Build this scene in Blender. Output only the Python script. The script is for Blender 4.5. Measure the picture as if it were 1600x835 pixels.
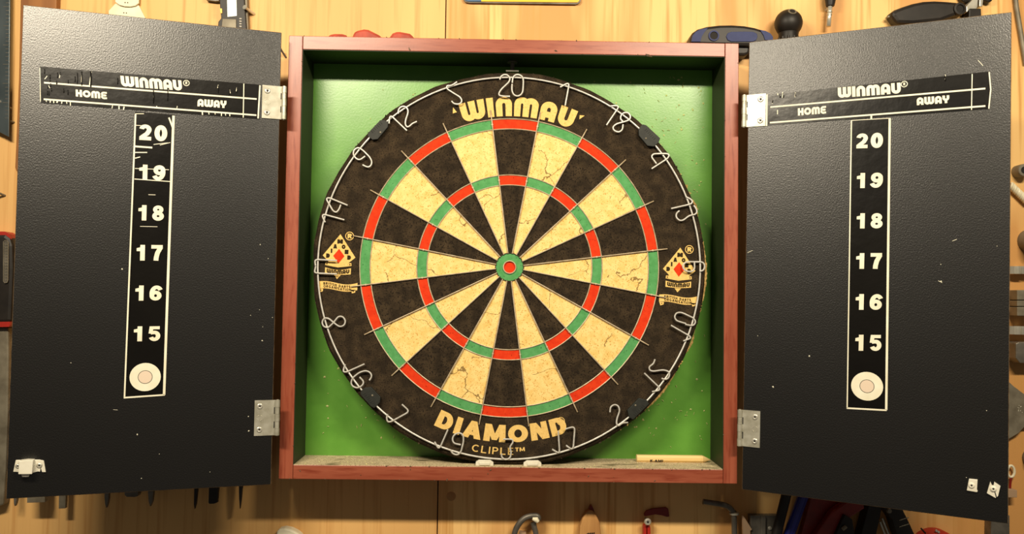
import bpy, bmesh, math, random
from mathutils import Vector, Matrix
random.seed(7)
sc = bpy.context.scene
for o in list(bpy.data.objects): bpy.data.objects.remove(o)
col = sc.collection

# ---------------------------------------------------------------- camera
F_PX, CX_PX, CY_PX = 1337.82, 800.0, 417.5
CAM = Vector((-0.0104, -0.9658, -0.0358))
def _rot(p, yw, r):
    B = Matrix(((1,0,0),(0,0,-1),(0,1,0)))
    Rx = Matrix(((1,0,0),(0,math.cos(p),-math.sin(p)),(0,math.sin(p),math.cos(p))))
    Ry = Matrix(((math.cos(yw),0,math.sin(yw)),(0,1,0),(-math.sin(yw),0,math.cos(yw))))
    Rz = Matrix(((math.cos(r),-math.sin(r),0),(math.sin(r),math.cos(r),0),(0,0,1)))
    return Rz @ Rx @ Ry @ B
CR = _rot(-0.0369, -0.0135, 0.0136)          # world -> camera (x right, y down, z forward)
cam = bpy.data.cameras.new('camera'); camo = bpy.data.objects.new('camera', cam); col.objects.link(camo)
M = Matrix((CR[0], -CR[1], -CR[2])).transposed().to_4x4(); M.translation = CAM
camo.matrix_world = M
cam.sensor_width = 36; cam.sensor_fit = 'HORIZONTAL'; cam.lens = F_PX*36/1600; cam.clip_start = .01
sc.camera = camo

# ---------------------------------------------------------------- world, lamps, exposure
w = bpy.data.worlds.new('room_light'); sc.world = w; w.use_nodes = True
w.node_tree.nodes['Background'].inputs[0].default_value = (1, .90, .76, 1)
w.node_tree.nodes['Background'].inputs[1].default_value = .095
def lamp(name, loc, target, sx, sy, power, color):
    d = bpy.data.lights.new(name, 'AREA'); d.shape = 'RECTANGLE'; d.size = sx; d.size_y = sy
    d.energy = power; d.color = color
    o = bpy.data.objects.new(name, d); col.objects.link(o); o.location = loc
    o.rotation_euler = (Vector(target)-Vector(loc)).to_track_quat('-Z', 'Y').to_euler()
    return o
WARM = (1, .87, .66)
lamp('workshop_lamp', (-.45, -.80, .53), (-.40, .06, -.1), .40, .05, 12.5, WARM)
lamp('workshop_lamp', (.45, -.80, .53), (.40, .06, -.1), .40, .05, 11, WARM)
vs = sc.view_settings
vs.view_transform = 'Standard'; vs.look = 'None'; vs.gamma = 1; vs.use_curve_mapping = False; vs.exposure = -.08

# ---------------------------------------------------------------- helpers
def ray(px, py):
    return CR.transposed() @ Vector(((px-CX_PX)/F_PX, (py-CY_PX)/F_PX, 1))
def at(px, py, Y):                            # point of the plane y = Y seen at a pixel
    d = ray(px, py); return CAM + d*((Y-CAM.y)/d.y)
class MB:
    def __init__(s): s.v, s.f, s.m, s.sm = [], [], [], []
    def face(s, pts, m=0, smooth=False):
        n = len(s.v); s.v += [Vector(p) for p in pts]; s.f.append(tuple(range(n, n+len(pts)))); s.m.append(m); s.sm.append(smooth)
    def add(s, verts, faces, m=0, smooth=False):
        n = len(s.v); s.v += [Vector(p) for p in verts]
        for f in faces: s.f.append(tuple(n+i for i in f)); s.m.append(m); s.sm.append(smooth)
    def box(s, a, b, m=0):
        x0,y0,z0 = [min(a[i],b[i]) for i in range(3)]; x1,y1,z1 = [max(a[i],b[i]) for i in range(3)]
        s.add([(x0,y0,z0),(x1,y0,z0),(x1,y1,z0),(x0,y1,z0),(x0,y0,z1),(x1,y0,z1),(x1,y1,z1),(x0,y1,z1)],
              [(0,3,2,1),(4,5,6,7),(0,1,5,4),(1,2,6,5),(2,3,7,6),(3,0,4,7)], m)
    def prism(s, pts, d, m=0, side=None):     # polygon pts extruded by vector d
        d = Vector(d); n = len(pts); a = [Vector(p) for p in pts]; b = [p+d for p in a]
        s.add(a+b, [tuple(range(n)), tuple(range(2*n-1, n-1, -1))], m)
        s.add(a+b, [(i, i+n, (i+1) % n+n, (i+1) % n) for i in range(n)], m if side is None else side)
    def tube(s, pts, r, n=8, closed=False, m=0, caps=True):
        pts = [Vector(p) for p in pts]; k = len(pts); rr = r if isinstance(r, (list, tuple)) else [r]*k
        rings = []; up = None
        for i, p in enumerate(pts):
            if closed: t = pts[(i+1) % k]-pts[i-1]
            else: t = pts[min(i+1, k-1)]-pts[max(i-1, 0)]
            t.normalize()
            if up is None:
                up = Vector((0,1,0)) if abs(t.y) < .9 else Vector((1,0,0))
            u = up - t*up.dot(t); u.normalize(); up = u; q = t.cross(u)
            rings.append([p+(u*math.cos(2*math.pi*j/n)+q*math.sin(2*math.pi*j/n))*rr[i] for j in range(n)])
        vs_ = [p for g in rings for p in g]; fs = []
        for i in range(k if closed else k-1):
            a = i*n; b = ((i+1) % k)*n
            fs += [(a+j, a+(j+1) % n, b+(j+1) % n, b+j) for j in range(n)]
        s.add(vs_, fs, m, True)
        if caps and not closed:
            s.face(rings[0][::-1], m); s.face(rings[-1], m)
    def lathe(s, o, axis, prof, n=24, m=0, smooth=True):   # prof: (distance along axis, radius)
        o = Vector(o); ax = Vector(axis).normalized(); u = ax.orthogonal().normalized(); q = ax.cross(u)
        vs_ = []
        for (d, r) in prof:
            vs_ += [o+ax*d+(u*math.cos(2*math.pi*j/n)+q*math.sin(2*math.pi*j/n))*max(r, 1e-6) for j in range(n)]
        fs = [(i*n+j, i*n+(j+1) % n, (i+1)*n+(j+1) % n, (i+1)*n+j) for i in range(len(prof)-1) for j in range(n)]
        s.add(vs_, fs, m, smooth)
    def cyl(s, a, b, r, n=16, m=0):
        a = Vector(a); b = Vector(b); L = (b-a).length
        s.lathe(a, b-a, [(0,0),(0,r)], n, m, False); s.lathe(a, b-a, [(0,r),(L,r)], n, m); s.lathe(a, b-a, [(L,r),(L,0)], n, m, False)
    def xf(s, Mx): s.v = [Mx @ p for p in s.v]; return s
WLOC = {}
def finish(name, mb, mats, parent=None, local=False, origin=None, bevel=0, merge=True):
    if not isinstance(mats, (list, tuple)): mats = [mats]
    if local: o3 = Vector((0,0,0))
    elif origin is not None: o3 = Vector(origin)
    else:
        xs = [p.x for p in mb.v]; ys = [p.y for p in mb.v]; zs = [p.z for p in mb.v]
        o3 = Vector(((min(xs)+max(xs))/2, (min(ys)+max(ys))/2, min(zs)))
    me = bpy.data.meshes.new(name)
    me.from_pydata([tuple(p-o3) for p in mb.v], [], mb.f)
    for mt in mats: me.materials.append(mt)
    me.polygons.foreach_set('material_index', mb.m); me.polygons.foreach_set('use_smooth', mb.sm)
    bm = bmesh.new(); bm.from_mesh(me)
    if merge: bmesh.ops.remove_doubles(bm, verts=bm.verts, dist=1e-6)
    bmesh.ops.recalc_face_normals(bm, faces=bm.faces)
    for ed in bm.edges:
        if len(ed.link_faces) == 2 and ed.calc_face_angle(0) > .8: ed.smooth = False
    bm.to_mesh(me); bm.free(); me.update()
    o = bpy.data.objects.new(name, me); col.objects.link(o)
    WLOC[o.name] = o3.copy()
    if parent is not None:
        o.parent = parent
        o.location = o3 if local else o3 - WLOC[parent.name]
    else: o.location = o3
    if bevel:
        b = o.modifiers.new('soft_edges', 'BEVEL'); b.width = bevel; b.segments = 2; b.limit_method = 'ANGLE'; b.angle_limit = math.radians(40)
        b.harden_normals = False
    return o
def empty(name, loc, label, cat, group=None):
    o = bpy.data.objects.new(name, None); o.empty_display_size = .02; col.objects.link(o); o.location = loc
    WLOC[o.name] = Vector(loc); return tag(o, label, cat, group)
def tag(o, label=None, cat=None, group=None, kind=None):
    if label: o['label'] = label
    if cat: o['category'] = cat
    if group: o['group'] = group
    if kind: o['kind'] = kind
    return o
def pxs(pts, Y): return [at(x, y, Y) for x, y in pts]
def slab(mb, pts, Yfront, thick, m=0, side=None): mb.prism(pxs(pts, Yfront), (0, thick, 0), m, side)
def smooth_path(pts, sub=5, closed=False):    # Catmull-Rom
    P = [Vector(p) for p in pts]; n = len(P); out = []
    rng = range(n) if closed else range(n-1)
    for i in rng:
        if closed: a, b, c, d = P[i-1], P[i], P[(i+1) % n], P[(i+2) % n]
        else: a, b, c, d = P[max(i-1,0)], P[i], P[i+1], P[min(i+2,n-1)]
        for k in range(sub):
            t = k/sub
            out.append(.5*((2*b)+(c-a)*t+(2*a-5*b+4*c-d)*t*t+(3*b-a-3*c+d)*t**3))
    if not closed: out.append(P[-1])
    return out

# ---------------------------------------------------------------- materials
def S(r, g, b):                               # sRGB 0-255 -> linear
    f = lambda c: (c/255/12.92) if c/255 <= .04045 else ((c/255+.055)/1.055)**2.4
    return (f(r), f(g), f(b), 1)
def mat(name, c1, c2=None, rough=.5, metal=0, scale=(30,30,30), detail=4, lo=.35, hi=.65, bump=0, bscale=(200,200,200), bdist=.001,
        spec=.5, coat=0, c3=None, fine=None):
    m = bpy.data.materials.new(name); m.use_nodes = True; nt = m.node_tree; N = nt.nodes; L = nt.links
    b = N['Principled BSDF']; b.inputs['Base Color'].default_value = c1; b.inputs['Roughness'].default_value = rough
    b.inputs['Metallic'].default_value = metal; b.inputs['Specular IOR Level'].default_value = spec; b.inputs['Coat Weight'].default_value = coat
    tc = N.new('ShaderNodeTexCoord')
    def noise(sc_, det):
        mp = N.new('ShaderNodeMapping'); mp.inputs['Scale'].default_value = sc_; L.new(tc.outputs['Object'], mp.inputs['Vector'])
        nz = N.new('ShaderNodeTexNoise'); nz.inputs['Scale'].default_value = 1; nz.inputs['Detail'].default_value = det
        L.new(mp.outputs[0], nz.inputs['Vector']); return nz
    colout = None
    if c2 is not None:
        nz = noise(scale, detail); rp = N.new('ShaderNodeValToRGB'); e = rp.color_ramp.elements
        e[0].position = lo; e[0].color = c1; e[1].position = hi; e[1].color = c2
        if c3 is not None:
            x = e.new((lo+hi)/2); x.color = c3
        L.new(nz.outputs['Fac'], rp.inputs[0]); colout = rp.outputs[0]
    if fine is not None:                      # (scale, colour, lo, hi): fine speckle or grain over it
        nz = noise(fine[0], 3); rp = N.new('ShaderNodeValToRGB'); e = rp.color_ramp.elements
        e[0].position = fine[2]; e[0].color = (1,1,1,1); e[1].position = fine[3]; e[1].color = (0,0,0,1)
        L.new(nz.outputs['Fac'], rp.inputs[0])
        mx = N.new('ShaderNodeMix'); mx.data_type = 'RGBA'; L.new(rp.outputs[0], mx.inputs[0])
        mx.inputs[7].default_value = fine[1]
        if colout: L.new(colout, mx.inputs[6])
        else: mx.inputs[6].default_value = c1
        colout = mx.outputs[2]
    if colout: L.new(colout, b.inputs['Base Color'])
    if bump:
        nz = noise(bscale, 3); bp = N.new('ShaderNodeBump'); bp.inputs['Strength'].default_value = bump; bp.inputs['Distance'].default_value = bdist
        L.new(nz.outputs['Fac'], bp.inputs['Height']); L.new(bp.outputs[0], b.inputs['Normal'])
    return m
def cracked(m, scale, color, width=.0065):     # thin drying cracks in the sisal
    nt = m.node_tree; N = nt.nodes; L = nt.links; b = N['Principled BSDF']
    src = b.inputs['Base Color'].links[0].from_socket
    tc = N.new('ShaderNodeTexCoord'); nz = N.new('ShaderNodeTexNoise'); nz.inputs['Scale'].default_value = 60; nz.inputs['Detail'].default_value = 4
    L.new(tc.outputs['Object'], nz.inputs['Vector'])
    vm = N.new('ShaderNodeVectorMath'); vm.operation = 'MULTIPLY_ADD'; vm.inputs[1].default_value = (.02,.02,.02)
    L.new(nz.outputs['Color'], vm.inputs[0]); L.new(tc.outputs['Object'], vm.inputs[2])
    vo = N.new('ShaderNodeTexVoronoi'); vo.feature = 'DISTANCE_TO_EDGE'; vo.inputs['Scale'].default_value = scale; L.new(vm.outputs[0], vo.inputs['Vector'])
    n2 = N.new('ShaderNodeTexNoise'); n2.inputs['Scale'].default_value = 22; L.new(tc.outputs['Object'], n2.inputs['Vector'])
    lt = N.new('ShaderNodeMath'); lt.operation = 'LESS_THAN'; lt.inputs[1].default_value = width; L.new(vo.outputs['Distance'], lt.inputs[0])
    gt = N.new('ShaderNodeMath'); gt.operation = 'GREATER_THAN'; gt.inputs[1].default_value = .47; L.new(n2.outputs['Fac'], gt.inputs[0])
    mu = N.new('ShaderNodeMath'); mu.operation = 'MULTIPLY'; L.new(lt.outputs[0], mu.inputs[0]); L.new(gt.outputs[0], mu.inputs[1])
    m2 = N.new('ShaderNodeMath'); m2.operation = 'MULTIPLY'; m2.inputs[1].default_value = .75; L.new(mu.outputs[0], m2.inputs[0])
    mx = N.new('ShaderNodeMix'); mx.data_type = 'RGBA'; L.new(m2.outputs[0], mx.inputs[0]); L.new(src, mx.inputs[6]); mx.inputs[7].default_value = color
    L.new(mx.outputs[2], b.inputs['Base Color'])
    return m
PLY_L = mat('plywood_plain', S(214,165,98), S(235,187,118), rough=.6, scale=(7,1,.9), lo=.3, hi=.7, fine=((150,1,5), S(206,152,86), .3, .5), bump=.05, bscale=(300,300,12), bdist=.0006)
PLY_R = mat('plywood_figured', S(208,152,86), S(237,192,122), rough=.6, scale=(11,1,2.0), detail=3, lo=.44, hi=.54, fine=((150,1,5), S(204,150,80), .3, .5), bump=.05, bscale=(300,300,12), bdist=.0006)
GAP = mat('dark_gap', S(40,24,10), rough=.9)
FRAME = mat('mahogany_foil', S(142,70,48), S(160,86,62), rough=.35, spec=.5, scale=(9,9,90), fine=((30,30,260), S(130,56,36), .3, .5), bump=.05, bscale=(400,400,400), bdist=.0004)
FRAMEV = mat('mahogany_foil_upright', S(142,70,48), S(160,86,62), rough=.35, spec=.5, scale=(90,9,9), fine=((260,30,30), S(130,56,36), .3, .5), bump=.05, bscale=(400,400,400), bdist=.0004)
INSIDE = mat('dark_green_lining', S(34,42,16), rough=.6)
GREEN = mat('green_back_panel', S(92,150,54), S(100,158,60), rough=.31, spec=.6, scale=(40,40,40), bump=.15, bscale=(420,420,420), bdist=.0004)
DUST = mat('dusty_shelf', S(204,186,150), S(104,96,66), rough=.85, scale=(24,55,1), detail=2, lo=.56, hi=.68, fine=((900,900,900), S(140,124,92), .38, .5))
DOOR = mat('black_grained_door', S(8,6.5,4.5), S(11,9,7), rough=.345, spec=.78, scale=(5,5,5), bump=.8, bscale=(760,760,600), bdist=.00026)
EDGE = mat('worn_door_edge', S(120,98,70), S(60,46,32), rough=.6, scale=(90,90,90))
STICK = mat('black_vinyl', S(13,11,9), S(18,16,13), rough=.26, spec=.3, scale=(10,10,10), bump=.25, bscale=(60,60,60), bdist=.0012)
WHITE = mat('white_print', S(240,236,214), S(228,222,196), rough=.5, scale=(60,60,60))
PINK = mat('pale_bull_print', S(226,206,184), rough=.5)
LINE = mat('grey_outline_print', S(60,58,50), rough=.5)
STEEL = mat('zinc_plated_steel', S(200,197,182), S(172,168,150), rough=.36, metal=.45, scale=(120,120,120), bump=.06, bscale=(500,500,500), bdist=.0004)
DARKHOLE = mat('dark_recess', S(22,18,14), rough=.8)
PLAST = mat('white_plastic', S(232,228,212), S(218,212,192), rough=.42, scale=(50,50,50))
SISALB = mat('black_sisal', S(42,33,22), S(74,60,42), rough=.9, scale=(75,75,75), detail=6, lo=.4, hi=.8, fine=((650,650,650), S(26,19,12), .36, .48), bump=.5, bscale=(900,900,900), bdist=.0008, spec=.2)
CREAM = cracked(mat('cream_sisal', S(232,194,116), S(244,212,140), rough=.9, scale=(110,110,110), detail=5, lo=.35, hi=.6, fine=((700,700,700), S(196,148,72), .33, .42), bump=.3, bscale=(900,900,900), bdist=.0006, spec=.2), 17, S(92,66,30))
RED = mat('red_sisal', S(208,50,16), S(220,62,22), rough=.85, scale=(150,150,150), fine=((420,420,420), S(150,34,8), .27, .36), bump=.3, bscale=(900,900,900), bdist=.0006, spec=.2)
GRN = mat('green_sisal', S(78,146,84), S(92,160,98), rough=.85, scale=(150,150,150), fine=((420,420,420), S(44,96,52), .27, .36), bump=.3, bscale=(900,900,900), bdist=.0006, spec=.2)
PRINT = mat('cream_board_print', S(236,200,124), S(226,188,110), rough=.85, scale=(300,300,300), fine=((600,600,600), S(190,146,78), .3, .4), spec=.2)
PRINTK = mat('dark_board_print', S(46,36,20), rough=.9, spec=.2)
WIRE = mat('spider_wire', S(206,188,158), S(176,156,124), rough=.45, metal=.2, scale=(200,200,200))
RINGW = mat('number_ring_wire', S(226,224,218), S(204,200,190), rough=.34, metal=.3, scale=(200,200,200))
CLIP = mat('grey_clip_plastic', S(44,46,42), S(36,38,35), rough=.55, spec=.3, scale=(200,200,200))
FIBRE = mat('loose_sisal_fibre', S(206,172,104), S(140,108,60), rough=.9, scale=(300,300,300))
DKFIBRE = mat('dark_sisal_fibre', S(66,50,30), S(40,30,18), rough=.9, scale=(300,300,300))
CRUMB = mat('green_stuck_crumb', S(176,196,112), S(216,206,148), rough=.35, scale=(90,90,90))
PINE = mat('pale_wood', S(240,212,150), S(228,194,126), rough=.6, scale=(10,60,60))
OLDWOOD = mat('brown_wood', S(150,98,48), S(124,76,34), rough=.65, scale=(60,60,6))
TOOLWOOD = mat('tan_tool_wood', S(196,146,86), S(170,120,66), rough=.6, scale=(80,80,10))
DSTEEL = mat('dark_tool_steel', S(122,116,106), S(86,82,74), rough=.42, metal=.4, scale=(50,50,50))
BSTEEL = mat('blued_steel', S(92,102,106), S(62,72,76), rough=.3, metal=.5, scale=(30,30,12))
BRIGHT = mat('bright_steel', S(222,218,204), S(190,186,170), rough=.28, metal=.55, scale=(60,60,60))
GREYM = mat('grey_cast_metal', S(138,130,112), S(108,100,84), rough=.55, metal=.3, scale=(60,60,60))
BLACKP = mat('black_plastic', S(26,22,19), S(36,31,27), rough=.48, spec=.35, scale=(60,60,60))
BLUEP = mat('blue_rubber', S(44,52,92), S(52,60,102), rough=.6, spec=.3, scale=(90,90,90))
BLUET = mat('deep_blue_plastic', S(34,40,138), S(26,30,104), rough=.35, scale=(60,60,20))
REDP = mat('red_plastic', S(190,46,30), S(164,34,22), rough=.45, scale=(60,60,60))
BRICK = mat('brick_red_rubber', S(186,74,48), S(150,54,34), rough=.6, scale=(60,60,60))
DRED = mat('dark_red_plastic', S(134,24,14), S(110,18,10), rough=.4, scale=(60,60,60))
YELLOW = mat('yellow_enamel', S(246,196,44), S(240,184,36), rough=.4, scale=(30,30,30))
BLUEE = mat('steel_blue_enamel', S(54,92,128), rough=.4)
LCD = mat('pale_display', S(206,214,204), S(182,192,186), rough=.25, scale=(30,30,30))
CREAMP = mat('cream_plastic', S(236,228,200), S(222,212,180), rough=.45, scale=(40,40,40))
CARD = mat('brown_card', S(170,140,110), rough=.8)

# ---------------------------------------------------------------- lettering
def arc(cx, cy, rx, ry, a0, a1, n=14):
    return [(cx+rx*math.cos(math.radians(a0+(a1-a0)*i/n)), cy+ry*math.sin(math.radians(a0+(a1-a0)*i/n))) for i in range(n+1)]
def ribbon(pts, wd, closed=False):            # quads of a thick 2D line
    P = [Vector((p[0], p[1])) for p in pts]
    Q = [P[0]]
    for p in P[1:]:
        if (p-Q[-1]).length > 1e-5: Q.append(p)
    if closed and (Q[0]-Q[-1]).length < 1e-5: Q.pop()
    P = Q; n = len(P); Lf, Rt = [], []
    for i in range(n):
        a = P[i-1] if (i > 0 or closed) else None; c = P[(i+1) % n] if (i < n-1 or closed) else None
        d1 = (P[i]-a).normalized() if a is not None else None; d2 = (c-P[i]).normalized() if c is not None else None
        if d1 is None: d1 = d2
        if d2 is None: d2 = d1
        nn = Vector((-d1.y-d2.y, d1.x+d2.x))
        nn = nn.normalized() if nn.length > 1e-6 else Vector((-d1.y, d1.x))
        k = max(nn.dot(Vector((-d1.y, d1.x))), .55)
        Lf.append(P[i]+nn*wd/2/k); Rt.append(P[i]-nn*wd/2/k)
    return [[Rt[i], Rt[(i+1) % n], Lf[(i+1) % n], Lf[i]] for i in range(n if closed else n-1)]
def seg_quads(q, step=.16): return q
def glyph_logo(ch, w=.29):                    # heavy rounded letters, height 1
    h = w/2; polys = []; st = []
    def U(a, b, up=True):
        r = (b-a)/2; ry = min(r*1.15, .5)
        if up: return [(a,1),(a,ry+h*.9)]+arc((a+b)/2, ry+h*.9, r, ry+h*.9-h, 180, 360)+[(b,ry+h*.9),(b,1)]
        return [(x, 1-y) for x, y in U(a, b)]
    adv = .76
    if ch == 'W': st = [U(h,h+.42), U(h+.42,h+.84)]; adv = .84+w
    elif ch == 'I': st = [[(h,0),(h,1)]]; adv = w
    elif ch == 'N': st = [U(h,h+.46,False)]; adv = .46+w
    elif ch == 'M': st = [U(h,h+.42,False), U(h+.42,h+.84,False)]; adv = .84+w
    elif ch == 'A': st = [U(h,h+.48,False), [(h,.32),(h+.48,.32)]]; adv = .48+w
    elif ch == 'U': st = [U(h,h+.48)]; adv = .48+w
    elif ch == 'H': st = [[(h,0),(h,1)], [(h+.5,0),(h+.5,1)], [(h,.5),(h+.5,.5)]]; adv = .5+w
    elif ch == 'O': return [ribbon(arc(.5,.5,.5-h,.5-h,0,360,28), w, True)], 1.0
    elif ch == 'E': st = [[(.78,1-h*.8),(.42,1-h*.8)]+arc(.42,.68,.42-h,.32-h*.8,90,270,10)+[(.42,.5),(.7,.5)], [(.62,.5),(.42,.5)]+arc(.42,.3,.42-h,.3-h*.8+.03,90,270,10)+[(.42,h*.8),(.78,h*.8)]]; w *= .86; adv = .8
    elif ch == 'Y': st = [[(h,1),(h,.72)]+arc(h+.24,.68,.24,.24,180,360,10)+[(h+.48,.72),(h+.48,1)], [(h+.24,.5),(h+.24,0)]]; adv = .48+w
    return [ribbon(s, w) for s in st], adv
def glyph_num(ch):                            # heavy wide figures
    w = .25; X = 1.32
    if ch == '0': r = [ribbon(arc(.31,.5,.19,.385,0,360,28), w, True)]
    elif ch == '1': r = [ribbon([(.34,0),(.34,1)], w*.95), [[Vector((.04,.60)), Vector((.3,.60)), Vector((.3,.98)), Vector((.22,.84)), Vector((.04,.79))]]]
    elif ch == '2': r = [ribbon(arc(.31,.68,.185,.205,172,-25,14)+[(.40,.43),(.16,.2),(.13,.1)], w*.92), ribbon([(.02,.115),(.6,.115)], .23)]
    elif ch == '5': r = [ribbon([(.58,.89),(.16,.89),(.12,.5)], .2), ribbon([(.12,.54),(.2,.57)]+arc(.32,.345,.185,.235,105,-158,18), w*.9)]
    elif ch == '6': r = [ribbon(arc(.31,.325,.19,.21,0,360,24), w*.92, True), ribbon(arc(.36,.46,.245,.42,35,200,18), w*.92)]
    elif ch == '9': return [[[Vector((.62*X-p.x, 1-p.y)) for p in q] for q in poly] for poly in glyph_num('6')[0]], glyph_num('6')[1]
    elif ch == '7': r = [ribbon([(.02,.885),(.6,.885)], .23), ribbon([(.5,.86),(.34,.5),(.28,.2),(.27,0)], w*.98)]
    elif ch == '8': r = [ribbon(arc(.31,.725,.165,.165,0,360,24), w*.85, True), ribbon(arc(.31,.3,.19,.185,0,360,24), w*.92, True)]
    return [[[Vector((p.x*X, p.y)) for p in q] for q in poly] for poly in r], .64*X
def glyph_caps(ch, w=.25):                    # plain sans capitals
    h = w/2; V2 = lambda *a: [Vector(p) for p in a]; st = []; pl = []; cl = []; adv = .72
    if ch == 'D': cl = [[(h,h),(h,1-h),(.34,1-h)]+arc(.34,.5,.36-h,.5-h,90,-90,12)+[(.34,h)]]; adv = .72
    elif ch == 'I': st = [[(h,0),(h,1)]]; adv = w
    elif ch == 'A': pl = [V2((0,0),(w*1.06,0),(.4+h,1),(.4-h,1)), V2((.8-w*1.06,0),(.8,0),(.4+h,1),(.4-h,1)), V2((.2,.18),(.6,.18),(.54,.18+w*.8),(.26,.18+w*.8))]; adv = .8
    elif ch == 'M': st = [[(h,0),(h,1)], [(.92-h,0),(.92-h,1)]]; pl = [V2((0,1),(w*1.1,1),(.46+h*.8,.1),(.46-h*.8,.1)), V2((.92,1),(.92-w*1.1,1),(.46-h*.8,.1),(.46+h*.8,.1))]; adv = .92
    elif ch == 'N': st = [[(h,0),(h,1)], [(.76-h,0),(.76-h,1)]]; pl = [V2((0,1),(w*1.15,1),(.76,0),(.76-w*1.15,0))]; adv = .76
    elif ch == 'O': cl = [arc(.43,.5,.43-h,.5-h,0,360,26)]; adv = .86
    elif ch == 'C': st = [arc(.42,.5,.42-h,.5-h,48,312,18)]; adv = .76
    elif ch == 'G': st = [arc(.42,.5,.42-h,.5-h,48,330,18)+[(.8-h,.45),(.45,.45)]]; adv = .82
    elif ch == 'L': st = [[(h,1),(h,h),(.55,h)]]; adv = .58
    elif ch == 'P': st = [[(h,0),(h,1)], [(h,1-h),(.34,1-h)]+arc(.34,.7,.28-h,.3-h,90,-90,8)+[(h,.4+h)]]; adv = .62
    elif ch == 'E': st = [[(h,0),(h,1)], [(h,1-h),(.56,1-h)], [(h,.5),(.52,.5)], [(h,h),(.56,h)]]; adv = .6
    elif ch == 'T': st = [[(0,1-h),(.62,1-h)], [(.31,1),(.31,0)]]; adv = .62
    elif ch == 'H': st = [[(h,0),(h,1)], [(.7-h,0),(.7-h,1)], [(h,.5),(.7-h,.5)]]; adv = .7
    elif ch == 'S': st = [arc(.31,.735,.29-h,.265-h*.9,40,270,12)+arc(.31,.265,.3-h,.265-h*.9,90,-140,12)]; adv = .62
    elif ch == 'R': st = [[(h,0),(h,1)], [(h,1-h),(.36,1-h)]+arc(.36,.72,.28-h,.28-h,90,-90,8)+[(h,.44+h)], [(.34,.48),(.6-h*.4,0)]]; adv = .66
    elif ch == 'B': st = [[(h,0),(h,1)], [(h,1-h),(.34,1-h)]+arc(.34,.75,.26-h,.25-h,90,-90,8)+[(h,.5)], [(h,.5),(.36,.5)]+arc(.36,.27,.29-h,.27-h,90,-90,8)+[(h,h)]]; adv = .66
    elif ch == 'K': st = [[(h,0),(h,1)], [(h,.4),(.6,1)], [(.22,.55),(.62,0)]]; adv = .64
    elif ch == '.': st = [[(h,0),(h,w)]]; adv = w
    elif ch == ' ': adv = .4
    return [ribbon(s, w) for s in st]+[ribbon(c, w, True) for c in cl]+[[p] for p in pl], adv
def layout(text, font, gap):                  # -> list of 2D polys, total width
    out = []; x = 0; lay = 0
    for i, ch in enumerate(text):
        g, adv = font(ch)
        for poly in g:
            lay += 1
            for q in poly: out.append((lay, [(p.x+x, p.y) for p in q]))
        x += adv+(gap if i < len(text)-1 else 0)
    return out, x
def write(mb, text, font, gap, fn, m, fit=True):     # fn maps (0..1 along, 0..1 up) to 3D
    polys, W = layout(text, font, gap)
    for k, q in polys: mb.face([fn(x/W, y)+Vector((0,-1.2e-5*(k % 9),0)) for x, y in q], m)   # each stroke a hair above the last
def affine(o, ux, uy): return lambda u, v: o+ux*u+uy*v

# ================================================================ the wall
YW = .0660
root = MB(); root.box((-1.0, YW+.019, -.62), (1.0, YW+.04, .62))
wall = finish('wall_back', root, OLDWOOD); tag(wall, kind='structure')
xs = at(690, 417, YW).x
for (x0, x1, mt, nm) in ((-1.0, xs-.0007, PLY_L, 'plywood_sheet'), (xs+.0007, 1.0, PLY_R, 'plywood_sheet')):
    mb = MB(); mb.box((x0, YW, -.62), (x1, YW+.018, .62)); finish(nm, mb, mt, wall, origin=(x0, YW, -.62))
mb = MB(); mb.box((xs-.0006, YW+.006, -.62), (xs+.0006, YW+.018, .62)); finish('seam', mb, GAP, wall)
mb = MB(); c = at(705, 776, YW); mb.lathe(c+Vector((0,-.0001,0)), (0,-1,0), [(0,.0056),(.0003,.0046),(.0004,0)], 14); finish('knot', mb, TOOLWOOD, wall)

# ================================================================ the cabinet
CW, CH, CT, CD, CXC, CZC = .5130, .5000, .0155, .0575, .0022, .0097
XL, XR, ZB, ZT = CXC-CW/2, CXC+CW/2, CZC-CH/2, CZC+CH/2
cab = empty('dartboard_cabinet', (CXC, .03, ZB), 'open red-brown dartboard cabinet with green back and two black scoring doors', 'cabinet')
YB = YW-.0004
def lined(mb, a, b, inner):                   # a board whose inner face carries the lining
    mb.box(a, b, 0)
for nm, (a, b), mt in (('side_panel', ((XL,0,ZB),(XL+CT,YB,ZT)), FRAMEV), ('side_panel', ((XR-CT,0,ZB),(XR,YB,ZT)), FRAMEV),
                   ('top_panel', ((XL+CT+.0003,.0005,ZT-CT),(XR-CT-.0003,YB,ZT)), FRAME), ('bottom_panel', ((XL+CT+.0003,.0003,ZB),(XR-CT-.0003,YB,ZB+CT)), FRAME)):
    mb = MB(); mb.box(a, b); finish(nm, mb, mt, cab, bevel=.0006)
# linings of the inside faces
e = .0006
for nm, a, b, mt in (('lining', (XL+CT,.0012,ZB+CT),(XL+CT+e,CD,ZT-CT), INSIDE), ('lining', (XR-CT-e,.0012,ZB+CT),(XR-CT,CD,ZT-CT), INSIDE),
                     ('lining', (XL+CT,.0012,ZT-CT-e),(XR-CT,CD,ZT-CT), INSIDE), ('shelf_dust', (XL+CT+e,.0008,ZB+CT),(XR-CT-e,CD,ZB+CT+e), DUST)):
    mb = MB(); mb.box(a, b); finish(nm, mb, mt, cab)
mb = MB(); mb.box((XL+CT,CD,ZB+CT),(XR-CT,CD+.004,ZT-CT)); back = finish('back_panel', mb, GREEN, cab)
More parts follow.
